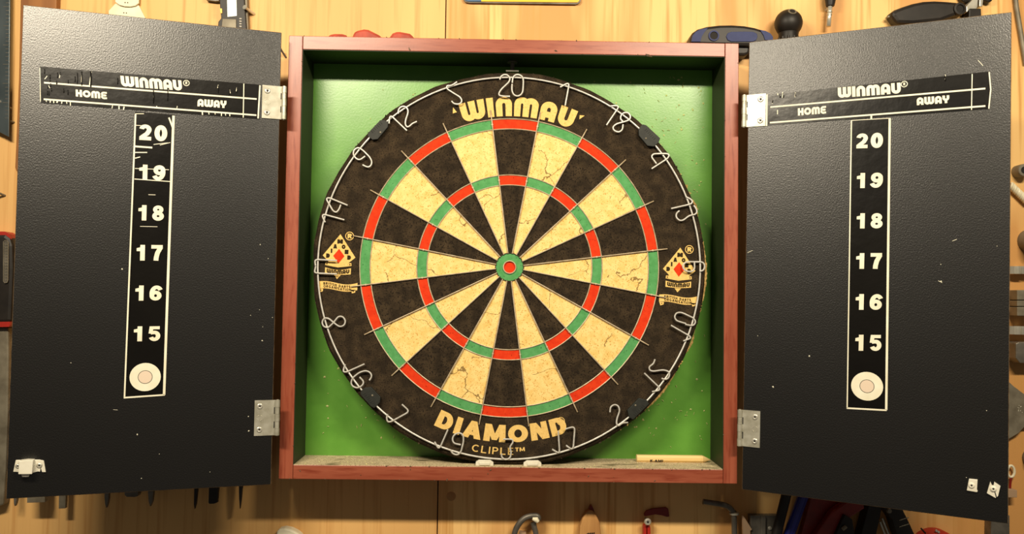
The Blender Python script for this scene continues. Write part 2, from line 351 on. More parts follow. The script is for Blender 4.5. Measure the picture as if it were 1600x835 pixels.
# chips knocked out of the rail edges
chips = MB()
def blob(mb, c, r, m=0, flat=(1,.5,1)):
    vs_ = [Vector((r*flat[0]*x, r*flat[1]*y, r*flat[2]*z)) for x, y, z in ((1,0,0),(-.8,.1,.2),(0,1,0),(.1,-1,0),(.1,0,1),(-.2,0,-.9))]
    Rm = Matrix.Rotation(random.uniform(0,6.28), 3, 'Y'); vs_ = [Vector(c)+Rm @ (v*random.uniform(.7,1.2)) for v in vs_]
    mb.add(vs_, [(4,0,2),(4,2,1),(4,1,3),(4,3,0),(5,2,0),(5,1,2),(5,3,1),(5,0,3)], m)
for i in range(60):
    x = random.uniform(XL+.01, XR-.01); top = i % 3 == 0
    z = (ZT-random.choice((0, CT))-.0001) if top else random.choice((ZB+CT, ZB+CT, ZB+.0003, ZB+random.uniform(0,CT)))
    blob(chips, (x, -.0001, z), random.uniform(.0004,.0011), 0, (1.5,.4,.7))
for i in range(14):
    blob(chips, (random.choice((XL+CT,XL+.001,XR-CT,XR-.001)), -.0001, random.uniform(ZB,ZT)), random.uniform(.0004,.001), 0, (.7,.4,1.5))
for px, py in ((1013,86.5),(640,77),(868,79)): blob(chips, at(px,py,-.0002), .0026 if px == 1013 else .0012, 0, (2,.3,.7))
tag(finish('edge_chips', chips, [EDGE], cab), kind='stuff')
# post and plate that steady the board, at the top
p = at(800.5, 111, .03)
mb = MB(); mb.cyl((p.x, .036, p.z), (p.x, .036, ZT-CT-e), .0026); mb.box((p.x-.0075,.030,p.z-.0006),(p.x+.0075,.044,p.z+.0008)); mb.cyl((p.x,.036,ZT-CT-e-.0014),(p.x,.036,ZT-CT-e),.006)
finish('steadying_bolt', mb, DSTEEL, cab)
# white catches on the bottom panel
for xa, xb in ((743,771),(818,846)):
    a = at(xa, 731, .004); b = at(xb, 731, .004); z0 = ZB+CT+e
    mb = MB(); mb.prism([(a.x,.004,z0),(b.x,.004,z0),(b.x,.004,z0+.0035),(b.x-.0035,.004,z0+.0062),(a.x+.0035,.004,z0+.0062),(a.x,.004,z0+.0035)], (0,.012,0))
    mb.box((a.x+.004,.0028,z0+.0008),(b.x-.004,.004,z0+.004))
    finish('door_catch', mb, PLAST, cab, bevel=.0008)

# doors ---------------------------------------------------------
DW, DT = .2553, .0125
class Door: pass
def make_door(side, hx, hy, hz, ang, roll):
    D = Door(); D.s = side
    px = XL-hx if side < 0 else XR+hx
    D.M = Matrix.Translation((px, hy, CZC+hz)) @ (Matrix.Rotation(-side*ang, 4, 'Z') @ Matrix.Rotation(-roll, 4, 'Y'))
    D.Mi = D.M.inverted(); D.n = (D.M.to_3x3() @ Vector((0,-1,0))); D.p = D.M.translation.copy()
    x0, x1 = (-DW, 0) if side < 0 else (0, DW)
    mb = MB(); mb.box((x0, 0, -CH/2), (x1, DT, CH/2), 0)
    # worn pale arris along the edges
    for f in range(6): mb.m[f] = 0 if f in (2, 4) else 1
    o = finish('door', mb, [DOOR, EDGE], cab, local=True, bevel=.0005); o.modifiers[0].material = 1; o.modifiers[0].segments = 1
    o.matrix_world = D.M; o.matrix_parent_inverse = Matrix.Identity(4)
    o.location = D.M.translation-WLOC[cab.name]; o.rotation_euler = (0, -roll, -side*ang)
    D.o = o; return D
def dpt(D, px, py, lift=0):                   # pixel -> point of the door face in door coordinates
    d = ray(px, py); q = CAM+d*((D.p-CAM).dot(D.n)/d.dot(D.n)); q = D.Mi @ q; return Vector((q.x, -lift, q.z))
DL = make_door(-1, .0036, -.0180, -.0024, .3083, .0004)
DR = make_door(1, .0044, -.0146, -.0034, .5050, -.0126)
def dline(mb, D, a, b, wpx, lift, m):
    A = dpt(D, *a, lift); B = dpt(D, *b, lift); d = (B-A).normalized(); n = Vector((-d.z,0,d.x))*(wpx/1450/2)
    mb.face([A-n, B-n, B+n, A+n], m)
def dtext(mb, D, text, font, gap, bl, br, tl, lift, m):
    o = dpt(D, *bl, lift); write(mb, text, font, gap, affine(o, dpt(D, *br, lift)-o, dpt(D, *tl, lift)-o), m)
def dring(mb, D, c, r, w, lift, m):
    C = dpt(D, *c, lift); r /= 1450; w /= 1450
    for q in ribbon(arc(0,0,r,r,0,360,22), w, True): mb.face([C+Vector((p.x,0,p.y)) for p in q], m)
def disc(mb, C, rx, rz, m, n=32): mb.face([C+Vector((rx*math.cos(2*math.pi*i/n),0,rz*math.sin(2*math.pi*i/n))) for i in range(n)], m)
def sticker(mb, D, quad, th=.00045):
    q = [dpt(D, x, y, th) for x, y in quad]; mb.prism(q, (0, th-.00002, 0), 0)
L1 = .0006
def header(D, quad, lines, win, reg, home, away, wrinkles, extra):
    mb = MB(); sticker(mb, D, quad)
    for a, b in lines: dline(mb, D, a, b, 2.4, L1, 1)
    dtext(mb, D, 'WINMAU', glyph_logo, .08, *win, L1, 1)
    dring(mb, D, reg, 4.2, 1.0, L1, 1); r = reg
    dtext(mb, D, 'R', lambda c: glyph_caps(c, .2), 0, (r[0]-1.5,r[1]+2), (r[0]+1.7,r[1]+2), (r[0]-1.5,r[1]-2.2), L1, 1)
    dtext(mb, D, 'HOME', glyph_logo, .08, *home, L1, 1); dtext(mb, D, 'AWAY', glyph_logo, .08, *away, L1, 1)
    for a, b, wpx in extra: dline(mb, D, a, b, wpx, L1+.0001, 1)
    for x, y0, y1, r in wrinkles:
        mb.tube([dpt(D, x, y0, .0004), dpt(D, x+.6, (y0+y1)/2, .0007), dpt(D, x, y1, .0004)], r, 6)
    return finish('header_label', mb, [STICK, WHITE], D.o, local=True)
wr = [(128,112,134,.0006),(142,112,136,.0008),(121,114,132,.0005),(240,141,162,.0006),(262,139,158,.0005),(184,122,132,.0005),(341,134,146,.0005),(358,138,150,.0005),(370,137,146,.0004)]
wr += [(random.uniform(66,118), y, y+random.uniform(4,9), .0005) for y in [random.uniform(108,146) for _ in range(16)]]
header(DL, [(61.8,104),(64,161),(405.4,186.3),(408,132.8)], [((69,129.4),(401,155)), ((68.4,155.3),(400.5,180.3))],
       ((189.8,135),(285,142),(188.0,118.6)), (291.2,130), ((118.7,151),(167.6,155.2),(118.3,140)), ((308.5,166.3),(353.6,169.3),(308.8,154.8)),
       wr, [((406.2,133.7),(403.2,185.4),2.2), ((381,131),(380,184),1.4), ((62.5,106),(63.5,159),.8), ((128,116),(127.5,129),1), ((143,112),(140,133),1.3), ((121,118),(122,124),.8), ((240,144),(240,158),.7), ((262.5,140),(262.5,153),1), ((358,138),(360,146),.9), ((341,133),(340,138),.8), ((370,137),(369,143),.9), ((70,124),(74,119),.9), ((94,117),(93,122),.9), ((76,134),(78,138),.8)]+  # short streaks here are highlights of the wrinkles, painted in white
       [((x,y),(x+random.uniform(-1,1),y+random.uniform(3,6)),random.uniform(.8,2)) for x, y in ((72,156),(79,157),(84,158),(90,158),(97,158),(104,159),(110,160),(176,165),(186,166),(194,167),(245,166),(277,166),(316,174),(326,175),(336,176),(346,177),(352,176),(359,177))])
header(DR, [(1199,148.5),(1199,196.5),(1544,170.5),(1547,140),(1545,112)], [((1203.8,167.6),(1539.6,138.6)), ((1203,192),(1539.6,165.9))],
       ((1309.6,153.4),(1407.8,146.0),(1309.0,137.2)), (1413,131.7), ((1247,180.9),(1291.2,177.3),(1246.8,169.6)), ((1432.7,164.8),(1483.6,161),(1432.3,153)),
       [(1219,148,153,.0007),(1224,146,153,.0007),(1243,146,151,.0006),(1207,154,161,.0007),(1477,120,127,.0006),(1476,118,122,.0005)],
       [((1198.6,148),(1198,197),2.4), ((1519,116),(1518,172),1.2), ((1545.5,113),(1548,140),1.6), ((1548,140),(1545,170),1.6),
        ((1215.5,146),(1215.5,149),1.6), ((1223,144),(1223,153),1.4), ((1243,145),(1242.5,152),1.4), ((1207,155),(1207,162),1.5), ((1215,172),(1215,179),1.3), ((1477,117),(1477,126),1.1), ((1361.5,181),(1361.5,187),2.4)])
def column(D, quad, borders, nums, bull, streaks):
    mb = MB(); sticker(mb, D, quad, .0005)
    for a, b, wpx in borders: dline(mb, D, a, b, wpx, .00065, 1)
    for t, (x0, y0, x1, y1), sl in nums:
        dtext(mb, D, t, glyph_num, .16, (x0,y1-sl), (x1,y1+sl), (x0+.6,y0-sl), .00065, 1)
    (bx, by), rx, rz = bull; C = dpt(D, bx, by, .00065)
    disc(mb, C, rx/1450, rz/1450, 1); disc(mb, C+Vector((0,-.00008,0)), 10.4/1450, 10.2/1450, 3); disc(mb, C+Vector((0,-.00016,0)), 9.6/1450, 9.4/1450, 2)
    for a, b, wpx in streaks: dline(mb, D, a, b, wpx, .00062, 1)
    return finish('score_strip', mb, [STICK, WHITE, PINK, LINE], D.o, local=True)
column(DL, [(211.3,174.8),(193.2,622.6),(256.9,617.9),(272.6,179.7)],
       [((212,178),(194.6,621),2.2), ((271.2,181),(256.4,617.5),3.6), ((193.4,621.8),(257.6,617.3),2.4), ((212,178),(225,178),1)],
       [('20',(217,195.5,261.6,220),1.2), ('19',(216,258,258.8,282),.7), ('18',(214.8,321,256.7,345),.4), ('17',(212,383,255,407.5),.1), ('16',(210,446.3,253,470),-.2), ('15',(207.6,510,251,533.4),-.4)],
       ((227,589.5),22.0,21.4),
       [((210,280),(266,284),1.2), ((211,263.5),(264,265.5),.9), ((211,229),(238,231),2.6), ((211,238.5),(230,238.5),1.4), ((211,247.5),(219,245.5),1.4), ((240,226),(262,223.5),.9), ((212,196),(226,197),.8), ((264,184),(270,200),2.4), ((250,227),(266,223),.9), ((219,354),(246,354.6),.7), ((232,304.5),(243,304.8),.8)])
column(DR, [(1329.6,187),(1323,638.5),(1386,641.5),(1391.5,184)],
       [((1330.5,188.5),(1323.8,638.3),1.7), ((1390.3,185),(1384.8,641),3.2), ((1323,638),(1385.5,641.4),2.4), ((1330,188.5),(1391,185),.9)],
       [('20',(1337.5,208.6,1380,231.6),-.6), ('19',(1337.5,270.5,1380,294),-.3), ('18',(1337.2,333.6,1379.7,357.2),-.1), ('17',(1336.3,396,1379,420.4),0), ('16',(1335.5,460,1378.5,484.4),.1), ('15',(1335,523.6,1377.8,548.5),.2)],
       ((1354.8,603.9),22.5,21.6), [])

# hinges (leaf, knuckles and screws)
def hinge(D, x0, x1, y0, y1, upper):
    A = dpt(D, x0, y0); B = dpt(D, x1, y1); s = -D.s       # x0 = outer side of leaf, x1 = edge of the knuckle
    u0, u1 = A.x, B.x; zt, zb = A.z, B.z
    mb = MB(); kx = u1-s*.0024
    mb.box((u0, -.0013, zb), (kx, -.0001, zt))
    n = 5; hgt = (zt-zb)/n
    for i in range(n):
        z1 = zt-hgt*i; z0 = z1-hgt
        mb.cyl((kx, -.0022, z0+.0001), (kx, -.0022, z1-.0001), .0026 if i % 2 == 0 else .0023, 14, 0)
        if i % 2: mb.box((kx-s*.0037, -.00145, z0+.0002), (kx-s*.0027, -.0012, z1-.0002), 1)
    mb.cyl((kx,-.0022,zb-.0006),(kx,-.0022,zt+.0006),.0014,12,0)
    mb.box((kx, -.0022, zb+hgt), (kx+s*.0016, .0035, zt-hgt))          # the other leaf turning in behind
    mb.xf(D.M); h = finish('hinge', mb, [STEEL, DARKHOLE], cab, merge=True)
    cx = u0+s*.0055
    for zz in (zt-(zt-zb)*.17, zb+(zt-zb)*.17):
        sb = MB(); sb.lathe((cx,-.0012,zz), (0,-1,0), [(0,.0034),(.0006,.0030),(.0009,.0016),(.0006,.0011)], 18, 0); sb.lathe((cx,-.0012,zz),(0,-1,0),[(.0006,.0011),(.0007,0)],10,1,False)
        sb.xf(D.M); finish('screw', sb, [BRIGHT, DARKHOLE], h)
    rb = MB(); zz = (zt+zb)/2
    for k in range(4):
        rb.tube([(cx+.0029*math.cos(t), -.00135, zz+.0029*math.sin(t)) for t in [k*1.57+.2+j*.2 for j in range(6)]], .0003, 5)
    rb.xf(D.M); finish('screw_hole', rb, BRIGHT, h)
hinge(DL, 410, 446.5, 133, 187.5, True); hinge(DL, 398, 436, 626, 680, False)
hinge(DR, 1197, 1159.5, 146.5, 199.5, True); hinge(DR, 1188.2, 1152.6, 643, 696.5, False)

# latches on the doors
def dscrew(mb, D, c, r, m0, m1, base=.0015):
    C = dpt(D, *c, base); mb.lathe(C, (0,-1,0), [(0,r),(.0008,r*.85),(.0012,r*.45),(.0008,r*.3)], 16, m0); mb.lathe(C, (0,-1,0), [(.0008,r*.3),(.0009,0)], 10, m1, False)
mb = MB()
mb.prism([dpt(DL,x,y,.0016) for x, y in ((25,719),(21,737.5),(32,738),(53.5,738.5),(60,737),(63,737.5),(64,731),(66,738),(72,738),(69,720),(62,718.5),(57,718.5))], (0,.0016,0))
mb.prism([dpt(DL,x,y,.0095) for x, y in ((33,718.5),(31.8,738.8),(53,738.6),(55,717.5),(45,717))], (0,.0095,0))
mb.prism([dpt(DL,x,y,.006) for x, y in ((35,738),(36,744),(46.5,744),(47.5,738))], (0,.005,0))
dscrew(mb, DL, (62,727.5), .0030, 1, 2); dscrew(mb, DL, (28.5,728.5), .0026, 1, 2)
finish('latch', mb, [PLAST, BRIGHT, DARKHOLE], DL.o, local=True, bevel=.0005)
mb = MB(); mb.prism([dpt(DR,x,y,.002) for x, y in ((1514,748.2),(1510.5,766.5),(1526.5,769.3),(1527.8,767.5),(1526.6,765),(1527.5,749.5))], (0,.002,0)); dscrew(mb, DR, (1518,758.5), .0031, 0, 2, .002)
finish('latch_piece', mb, [PLAST, BRIGHT, DARKHOLE], DR.o, local=True, bevel=.0004)
mb = MB(); mb.prism([dpt(DR,x,y,.002) for x, y in ((1547.3,752.5),(1550,758.5),(1552.5,758.5),(1553.5,753),(1563,759.5),(1559.3,775),(1555.5,778),(1542,770.5))], (0,.002,0)); dscrew(mb, DR, (1552,764), .0031, 0, 2, .002)
mb.prism([dpt(DR,x,y,.0022) for x, y in ((1553.5,768),(1556.3,777.8),(1557.6,776.6),(1554.8,767.6))], (0,.0003,0), 2)
finish('latch_piece', mb, [PLAST, BRIGHT, DARKHOLE], DR.o, local=True)
# flecks and scratches
for D, pts in ((DL, ((190.8,420.6,1.2),(406.4,382.5,1.1),(419,404.5,.8),(409.8,532.8,1.5),(388.5,674,1.6),(388,651,1),(214.6,679.5,1.3),(221,748,.8),(425.5,496.5,.8),(111,567.5,.8),(405.5,484.5,.7),(391.5,493,.7),(410.5,511,.7),(328,738,.7),(249,710,.6))),
               (DR, ((1184,525.3,1),(1264.8,557,1.6),(1208,605.3,1.7),(1470.3,440,1.5),(1541.6,642,.7),(1510,746.5,.7),(1558,385,.6),(1262,256,.6),(1470,413.5,.8)))):
    mb = MB()
    for x, y, r in pts: blob(mb, dpt(D, x, y, .0003), r/1400, 0)
    if D is DR:
        for a, b in (((1168,395),(1176,391.5)), ((1466,439),(1472,442)), ((1528,94),(1536,103)), ((1488,377),(1495,374))): dline(mb, D, a, b, .6, .0002, 0)
    else:
        for a, b in (((177,640.5),(184,641)),): dline(mb, D, a, b, .4, .0002, 0)
    tag(finish('flecks', mb, WHITE, D.o, local=True), kind='stuff')

# ================================================================ the dartboard
YF, BR_ = .0095, .2245
BROT = math.radians(1.35)
board = empty('dartboard', (0, YF, 0), 'round bristle dartboard with red, green and cream segments and wire number ring', 'dartboard')
board.rotation_euler = (0, BROT, 0)           # clockwise seen from the front
WLOC[board.name] = Vector((0,0,0))
mb = MB(); n = 160
prof = [(.0400,0),(.0400,BR_-.004),(.036,BR_),(.0035,BR_),(.0006,BR_-.0025),(0,BR_-.006),(0,0)]
mb.lathe((0,0,0), (0,1,0), prof, n)
for i in range(len(mb.v)):
    p = mb.v[i]; rr = math.hypot(p.x, p.z)
    if rr > .2: a = math.atan2(p.z, p.x); k = 1+.0022*math.sin(a*9+1)+.0016*math.sin(a*23)+.001*math.sin(a*47+2); mb.v[i] = Vector((p.x*k, p.y, p.z*k))
mb.sm = [False]*len(mb.f)
finish('sisal_disc', mb, SISALB, board, local=True)
# segments
RAD = ((.0158,.0940,'single'), (.0940,.1055,'triple'), (.1055,.1585,'single'), (.1585,.1702,'double'))
def sector(r0, r1, a0, a1, y0, y1, n=6):
    mb = MB(); A = [a0+(a1-a0)*i/n for i in range(n+1)]
    pt = lambda r, a, y: (r*math.sin(a), y, r*math.cos(a))
    for y in (y1, y0):
        for i in range(n): mb.face([pt(r0,A[i],y),pt(r1,A[i],y),pt(r1,A[i+1],y),pt(r0,A[i+1],y)])
    for i in range(n):
        mb.face([pt(r1,A[i],y0),pt(r1,A[i+1],y0),pt(r1,A[i+1],y1),pt(r1,A[i],y1)]); mb.face([pt(r0,A[i],y0),pt(r0,A[i+1],y0),pt(r0,A[i+1],y1),pt(r0,A[i],y1)])
    for a in (a0, a1): mb.face([pt(r0,a,y0),pt(r1,a,y0),pt(r1,a,y1),pt(r0,a,y1)])
    return mb
g = .0003
for k in range(20):
    ac = math.radians(18*k)
    for r0, r1, nm in RAD:
        if nm == 'single': mt = SISALB if k % 2 == 0 else CREAM
        else: mt = RED if k % 2 == 0 else GRN
        da = math.radians(9)-g/((r0+r1)/2)
        finish(nm+'_segment', sector(r0+g, r1-g, ac-da, ac+da, .0004, -.0005-random.uniform(0,.0002)), mt, board, local=True)
mb = MB(); mb.lathe((0,0,0), (0,1,0), [(.0004,.0156),(-.0006,.0156),(-.0006,.0072)], 40, 0, False); bull = finish('outer_bull', mb, GRN, board, local=True)
mb = MB(); mb.lathe((0,0,0), (0,1,0), [(-.0002,.0066),(-.0002,0)], 28, 0, False); finish('inner_bull', mb, RED, board, local=True)
# wires
mb = MB()
for r in (.0940,.1055,.1585,.1702): mb.tube([(r*math.cos(t), -.0010, r*math.sin(t)) for t in [2*math.pi*i/120 for i in range(120)]], .00062, 6, True)
sp = finish('spider', mb, WIRE, board, local=True)
mb = MB(); mb.lathe((0,0,0), (0,-1,0), [(0,.0066),(.0022,.0066),(.0022,.0076),(0,.0076)], 36, 0, False); finish('bull_ring', mb, WIRE, sp, local=True)
mb = MB()
for i in range(40):                           # toothed ring round the outer bull
    t = 2*math.pi*i/40; r0, r1 = (.0150,.0160) if i % 2 else (.0156,.0166)
    t2 = 2*math.pi*(i+1)/40; q0 = .0153 if i % 2 == 0 else .0150
    mb.tube([(r0*math.cos(t),-.0012,r0*math.sin(t)), (r1*math.cos(t+.05),-.0012,r1*math.sin(t+.05))], .0004, 5)
mb.tube([(.0160*math.cos(t), -.0009, .0160*math.sin(t)) for t in [2*math.pi*i/48 for i in range(48)]], .0005, 6, True)
finish('bull_tooth_ring', mb, DKFIBRE, sp, local=True)
wire = MB(); wire.tube([(0,-.0017,.0158),(0,-.0019,.09),(0,-.0020,.17),(0,-.0012,.1815)], .00072, 6)
for r in (.100,.1645): wire.lathe((0,-.0016,r), (0,-1,0), [(0,.0011),(.0008,.001),(.001,0)], 8)
w0 = finish('radial_wire', wire, WIRE, sp, local=True)
for k in range(20):
    o = w0 if k == 0 else w0.copy()
    if k: col.objects.link(o); o.parent = sp
    o.rotation_euler = (0, math.radians(18*k+9+random.uniform(-.25,.25)), 0)
# lettering printed on the board
def bpt(r, a, y=-.00025): return Vector((r*math.sin(a), y, r*math.cos(a)))
def arctext(mb, text, font, gap, r0, r1, a0, a1, bottom=False, m=0, wob=0):
    a0 = math.radians(a0); a1 = math.radians(a1)
    def fn(u, v):
        if bottom: return bpt(r1+(r0-r1)*v, math.pi-(a0+(a1-a0)*u))
        return bpt(r0+(r1-r0)*v, a0+(a1-a0)*u)
    write(mb, text, font, gap, fn, m)
mb = MB(); arctext(mb, 'WINMAU', lambda c: glyph_logo(c, .31), .11, .1735, .1958, -19.6, 21.6)
for pts in (((.1880,-22.4),(.1945,-21.6),(.1878,-20.9)), ((.1880,23.1),(.1945,24.2),(.1925,22.6))):
    mb.face([bpt(r, math.radians(a)) for r, a in pts])
finish('brand_lettering', mb, PRINT, board, local=True); mb = MB()
arctext(mb, 'DIAMOND', lambda c: glyph_caps(c, .265), .11, .1790, .1985, -23.4, 22.0, True)
finish('model_lettering', mb, PRINT, board, local=True)
mb = MB(); arctext(mb, 'CLIPLE', lambda c: glyph_caps(c, .145), .22, .2045, .2125, -9.6, 3.4, True); arctext(mb, 'TM', lambda c: glyph_caps(c, .2), .15, .2045, .2090, 3.9, 6.9, True)
finish('small_lettering', mb, PRINT, board, local=True); mb = MB()
c = (.0645, -.1725)
def circ(mb, cx, cz, r, wd, m=0):
    for q in ribbon(arc(0,0,r,r,0,360,20), wd, True): mb.face([Vector((cx+p.x, -.00025, cz+p.y)) for p in q], m)
circ(mb, c[0], c[1], .0043, .0007)
write(mb, 'R', lambda q: glyph_caps(q, .2), 0, affine(Vector((c[0]-.0015,-.00025,c[1]-.002)), Vector((.003,0,0)), Vector((0,0,.004))), 0)
finish('registered_mark', mb, PRINT, board, local=True)
def emblem(ex, ez):
    mb = MB(); k = 1/1374
    P = lambda x, y, l=0: Vector((ex+(x-243)*.1558*k, -.00025-l, ez-(y-335)*.1558*k))     # enlarged-sketch coordinates
    mb.face([P(250,110),P(410,340),P(345,395),P(345,430),P(240,445),P(140,430),P(140,385),P(82,330)], 0)
    mb.face([P(243,258,.00012),P(300,330,.00012),P(243,405,.00012),P(187,330,.00012)], 2)
    for t, x, y in (('D',116,352),('I',160,302),('A',184,256),('M',222,206),('O',268,258),('N',300,308),('D',328,364)):
        wd = 56 if t == 'M' else 16 if t == 'I' else 38
        write(mb, t, lambda q: glyph_caps(q, .34), 0, affine(P(x,y,.0001), P(x+wd,y,.0001)-P(x,y,.0001), P(x,y-44,.0001)-P(x,y,.0001)), 1)
    # ribbon with the maker's word
    for i in range(10):
        u0, u1 = i/10, (i+1)/10; f = lambda u: 448+14*math.sin(math.pi*u)*1.6; h_ = 62
        mb.face([P(112+258*u0,f(u0),.0001),P(112+258*u1,f(u1),.0001),P(112+258*u1,f(u1)+h_-14*math.sin(math.pi*u1),.0001),P(112+258*u0,f(u0)+h_-14*math.sin(math.pi*u0),.0001)], 0)
    for q in ribbon([(112,444),(150,455),(240,466),(330,455),(370,444)], 4): mb.face([P(p.x,p.y,.0002) for p in q], 1)
    write(mb, 'WINMAU', lambda c: glyph_logo(c, .3), .1, lambda u, v: P(128+228*u, 500+11*math.sin(math.pi*u)-40*v, .0003), 1)
    for sx in (-1, 1): mb.face([P(243+sx*s, y, .0002) for s, y in ((98,400),(128,396),(132,425),(100,430))], 0); mb.face([P(243+sx*s, y, .0003) for s, y in ((108,408),(120,406),(122,418),(110,420))], 1)
    mb.face([P(204,522),P(270,522),P(235,562)], 0)
    # waving banner
    f = lambda u: 592+20*math.sin(math.pi*2*(u*.95+.02))*-.4+24*u*math.sin(math.pi*u)
    for i in range(16):
        u0, u1 = i/16, (i+1)/16
        mb.face([P(52+390*u0,f(u0)),P(52+390*u1,f(u1)),P(52+390*u1,f(u1)+72),P(52+390*u0,f(u0)+72)], 0)
    for x in (78, 402): mb.face([P(x-24,664),P(x+24,664),P(x+20,690),P(x-12,700)], 0); mb.face([P(x-8,674,.0002),P(x+8,674,.0002),P(x+4,686,.0002)], 1)
    write(mb, 'BRITISH DARTS', lambda c: glyph_caps(c, .2), .22, lambda u, v: P(102+270*u, f(.12+.7*u)+34-24*v, .0003), 1)
    write(mb, 'ORGANISATION', lambda c: glyph_caps(c, .2), .22, lambda u, v: P(104+276*u, f(.12+.7*u)+64-25*v, .0003), 1)
    for q in ribbon(arc(342,125,40,40,0,360,20), 7, True): mb.face([P(p.x,p.y) for p in q], 0)
    write(mb, 'R', lambda c: glyph_caps(c, .24), 0, affine(P(322,148), P(366,148)-P(322,148), P(322,102)-P(322,148)), 0)
    finish('emblem', mb, [PRINT, PRINTK, RED], board, local=True)
emblem(-.1945, .0048); emblem(.1935, .0042)
# number ring: wire ring, bent wire figures, clips (all real wires in the plane of the ring)
YR = -.0042
BI = Matrix.Rotation(BROT, 4, 'Y').inverted()
def rp(px, py, y=YR): q = at(px, py, YF+y); q = q-Vector((0,YF,0)); return BI @ q
RR, RCX, RCZ = .2174, 0, .0003
mb = MB(); mb.tube([(RCX+RR*math.cos(t), YR+.0016, RCZ+RR*math.sin(t)) for t in [2*math.pi*i/140 for i in range(140)]], .00105, 8, True)
ring = finish('number_ring', mb, RINGW, board, local=True)
A = (480,100,.20356); B = (800,100,.20356); C_ = (800,260,.20356); D_ = (800,410,.20356); E_ = (800,560,.20356); G_ = (480,560,.20356); H_ = (480,410,.20356); F_ = (480,260,.20356); T_ = (730,80,.14368); K_ = (490,350,.15576); Q_ = (420,620,.2875)
FIG = [
 (T_, [[(355,310),(365,275),(400,253),(440,258),(468,295),(455,335),(370,415),(345,455),(345,482),(400,492),(465,492)], [(490,345),(495,290),(520,258),(560,253),(600,275),(612,320),(605,440),(585,475),(545,492),(505,475),(485,430),(488,357)]]),
 (B, [[(370,178),(425,148),(438,156),(408,320)]]),
 (B, [[(752,325),(800,318),(820,330),(725,470)], [(850,440),(832,425),(835,395),(860,372),(895,375),(912,405),(900,432),(850,447),(800,460),(772,485),(782,512),(820,526),(848,505),(852,465)]]),
 (B, [[(1108,765),(1068,712),(1085,690),(1190,688),(1208,700),(1195,725),(1072,805)]]),
 (C_, [[(1222,325),(1375,290),(1388,270),(1370,250),(1335,235)], [(1285,342),(1262,360),(1258,390),(1285,418),(1315,415),(1360,378),(1405,372),(1422,350),(1410,320),(1395,300)]]),
 (C_, [[(1440,808),(1470,800),(1482,765),(1465,735),(1340,733),(1312,755),(1312,785),(1340,808),(1380,810),(1402,790),(1400,735)]]),
 (D_, [[(1330,478),(1390,490),(1412,460),(1395,430),(1300,385),(1262,388),(1245,420),(1262,450),(1335,472)], [(1220,485),(1368,570),(1372,585),(1315,605)]]),
 (E_, [[(1098,8),(1085,45),(1052,65),(1055,92),(1080,102),(1160,90),(1200,100),(1212,125),(1200,155),(1175,165),(1148,155)], [(1015,115),(1135,230),(1130,248),(1075,258)]]),
 (E_, [[(752,415),(755,375),(785,355),(815,365),(828,400),(805,465),(800,500),(815,525),(845,497),(890,495)]]),
 (E_, [[(355,560),(365,715),(358,730),(308,700)], [(410,545),(465,528),(482,540),(470,690),(455,700),(415,670)]]),
 (Q_, [[(1275,232),(1325,232),(1328,250),(1308,275),(1318,300),(1312,335),(1285,345),(1265,330),(1265,310)]]),
 (G_, [[(1080,548),(1020,685),(1005,692),(978,642)], [(1178,665),(1125,655),(1112,620),(1130,585),(1170,572),(1198,590),(1200,640),(1180,720),(1155,745),(1118,735),(1100,705)]]),
 (G_, [[(727,355),(775,398),(772,418),(640,490),(615,488),(608,455),(618,430)]]),
 (G_, [[(440,45),(300,108),(278,105),(278,85),(292,48)], [(402,145),(435,180),(425,210),(385,232),(345,215),(335,185),(350,150),(400,110),(450,95),(485,110),(497,140),(478,170)]]),
 (H_, [[(205,462),(160,505),(125,495),(112,460),(130,428),(165,430),(210,470),(250,498),(285,485),(295,450),(275,418),(240,415),(205,460)]]),
 (K_, [[(235,368),(30,358),(12,372),(20,420)], [(235,505),(30,495),(8,485),(22,425)]]),
 (F_, [[(138,430),(115,385),(125,368),(285,412)], [(310,300),(165,240),(145,250),(200,345),(225,355),(245,330),(258,295)]]),
 (A, [[(445,708),(405,738),(375,728),(352,695),(358,660),(390,640),(425,660),(480,715),(498,750),(490,782),(465,795),(425,775)]]),
 (A, [[(628,458),(632,410),(645,398),(765,512)], [(698,382),(700,350),(720,328),(750,325),(772,345),(775,375),(755,430),(752,465),(768,487),(790,475),(805,458),(842,442)]]),
 (A, [[(1150,138),(1105,168),(1072,165),(1070,190),(1120,222),(1175,255),(1188,280),(1180,302),(1155,310),(1125,305),(1108,285)]]),
]
for (ox, oy, sc_), strokes in FIG:
    mb = MB()
    for s in strokes:
        pts = [Vector((ox+x*sc_, oy+y*sc_, 0)) for x, y in s]
        # dense path that keeps straight runs straight and rounds the bends
        path = []
        for i, p in enumerate(pts):
            if i in (0, len(pts)-1): path.append(p); continue
            a, b = pts[i-1], pts[i+1]; k1 = min(.45, 4/(a-p).length); k2 = min(.45, 4/(b-p).length)
            p0 = p+(a-p)*k1; p1 = p+(b-p)*k2
            for t in (0,.33,.67,1): path.append(p0*(1-t)**2+p*2*t*(1-t)+p1*t*t)
        mb.tube([rp(q.x, q.y) for q in path], .00092, 7)
    finish('wire_number', mb, RINGW, ring, local=True)
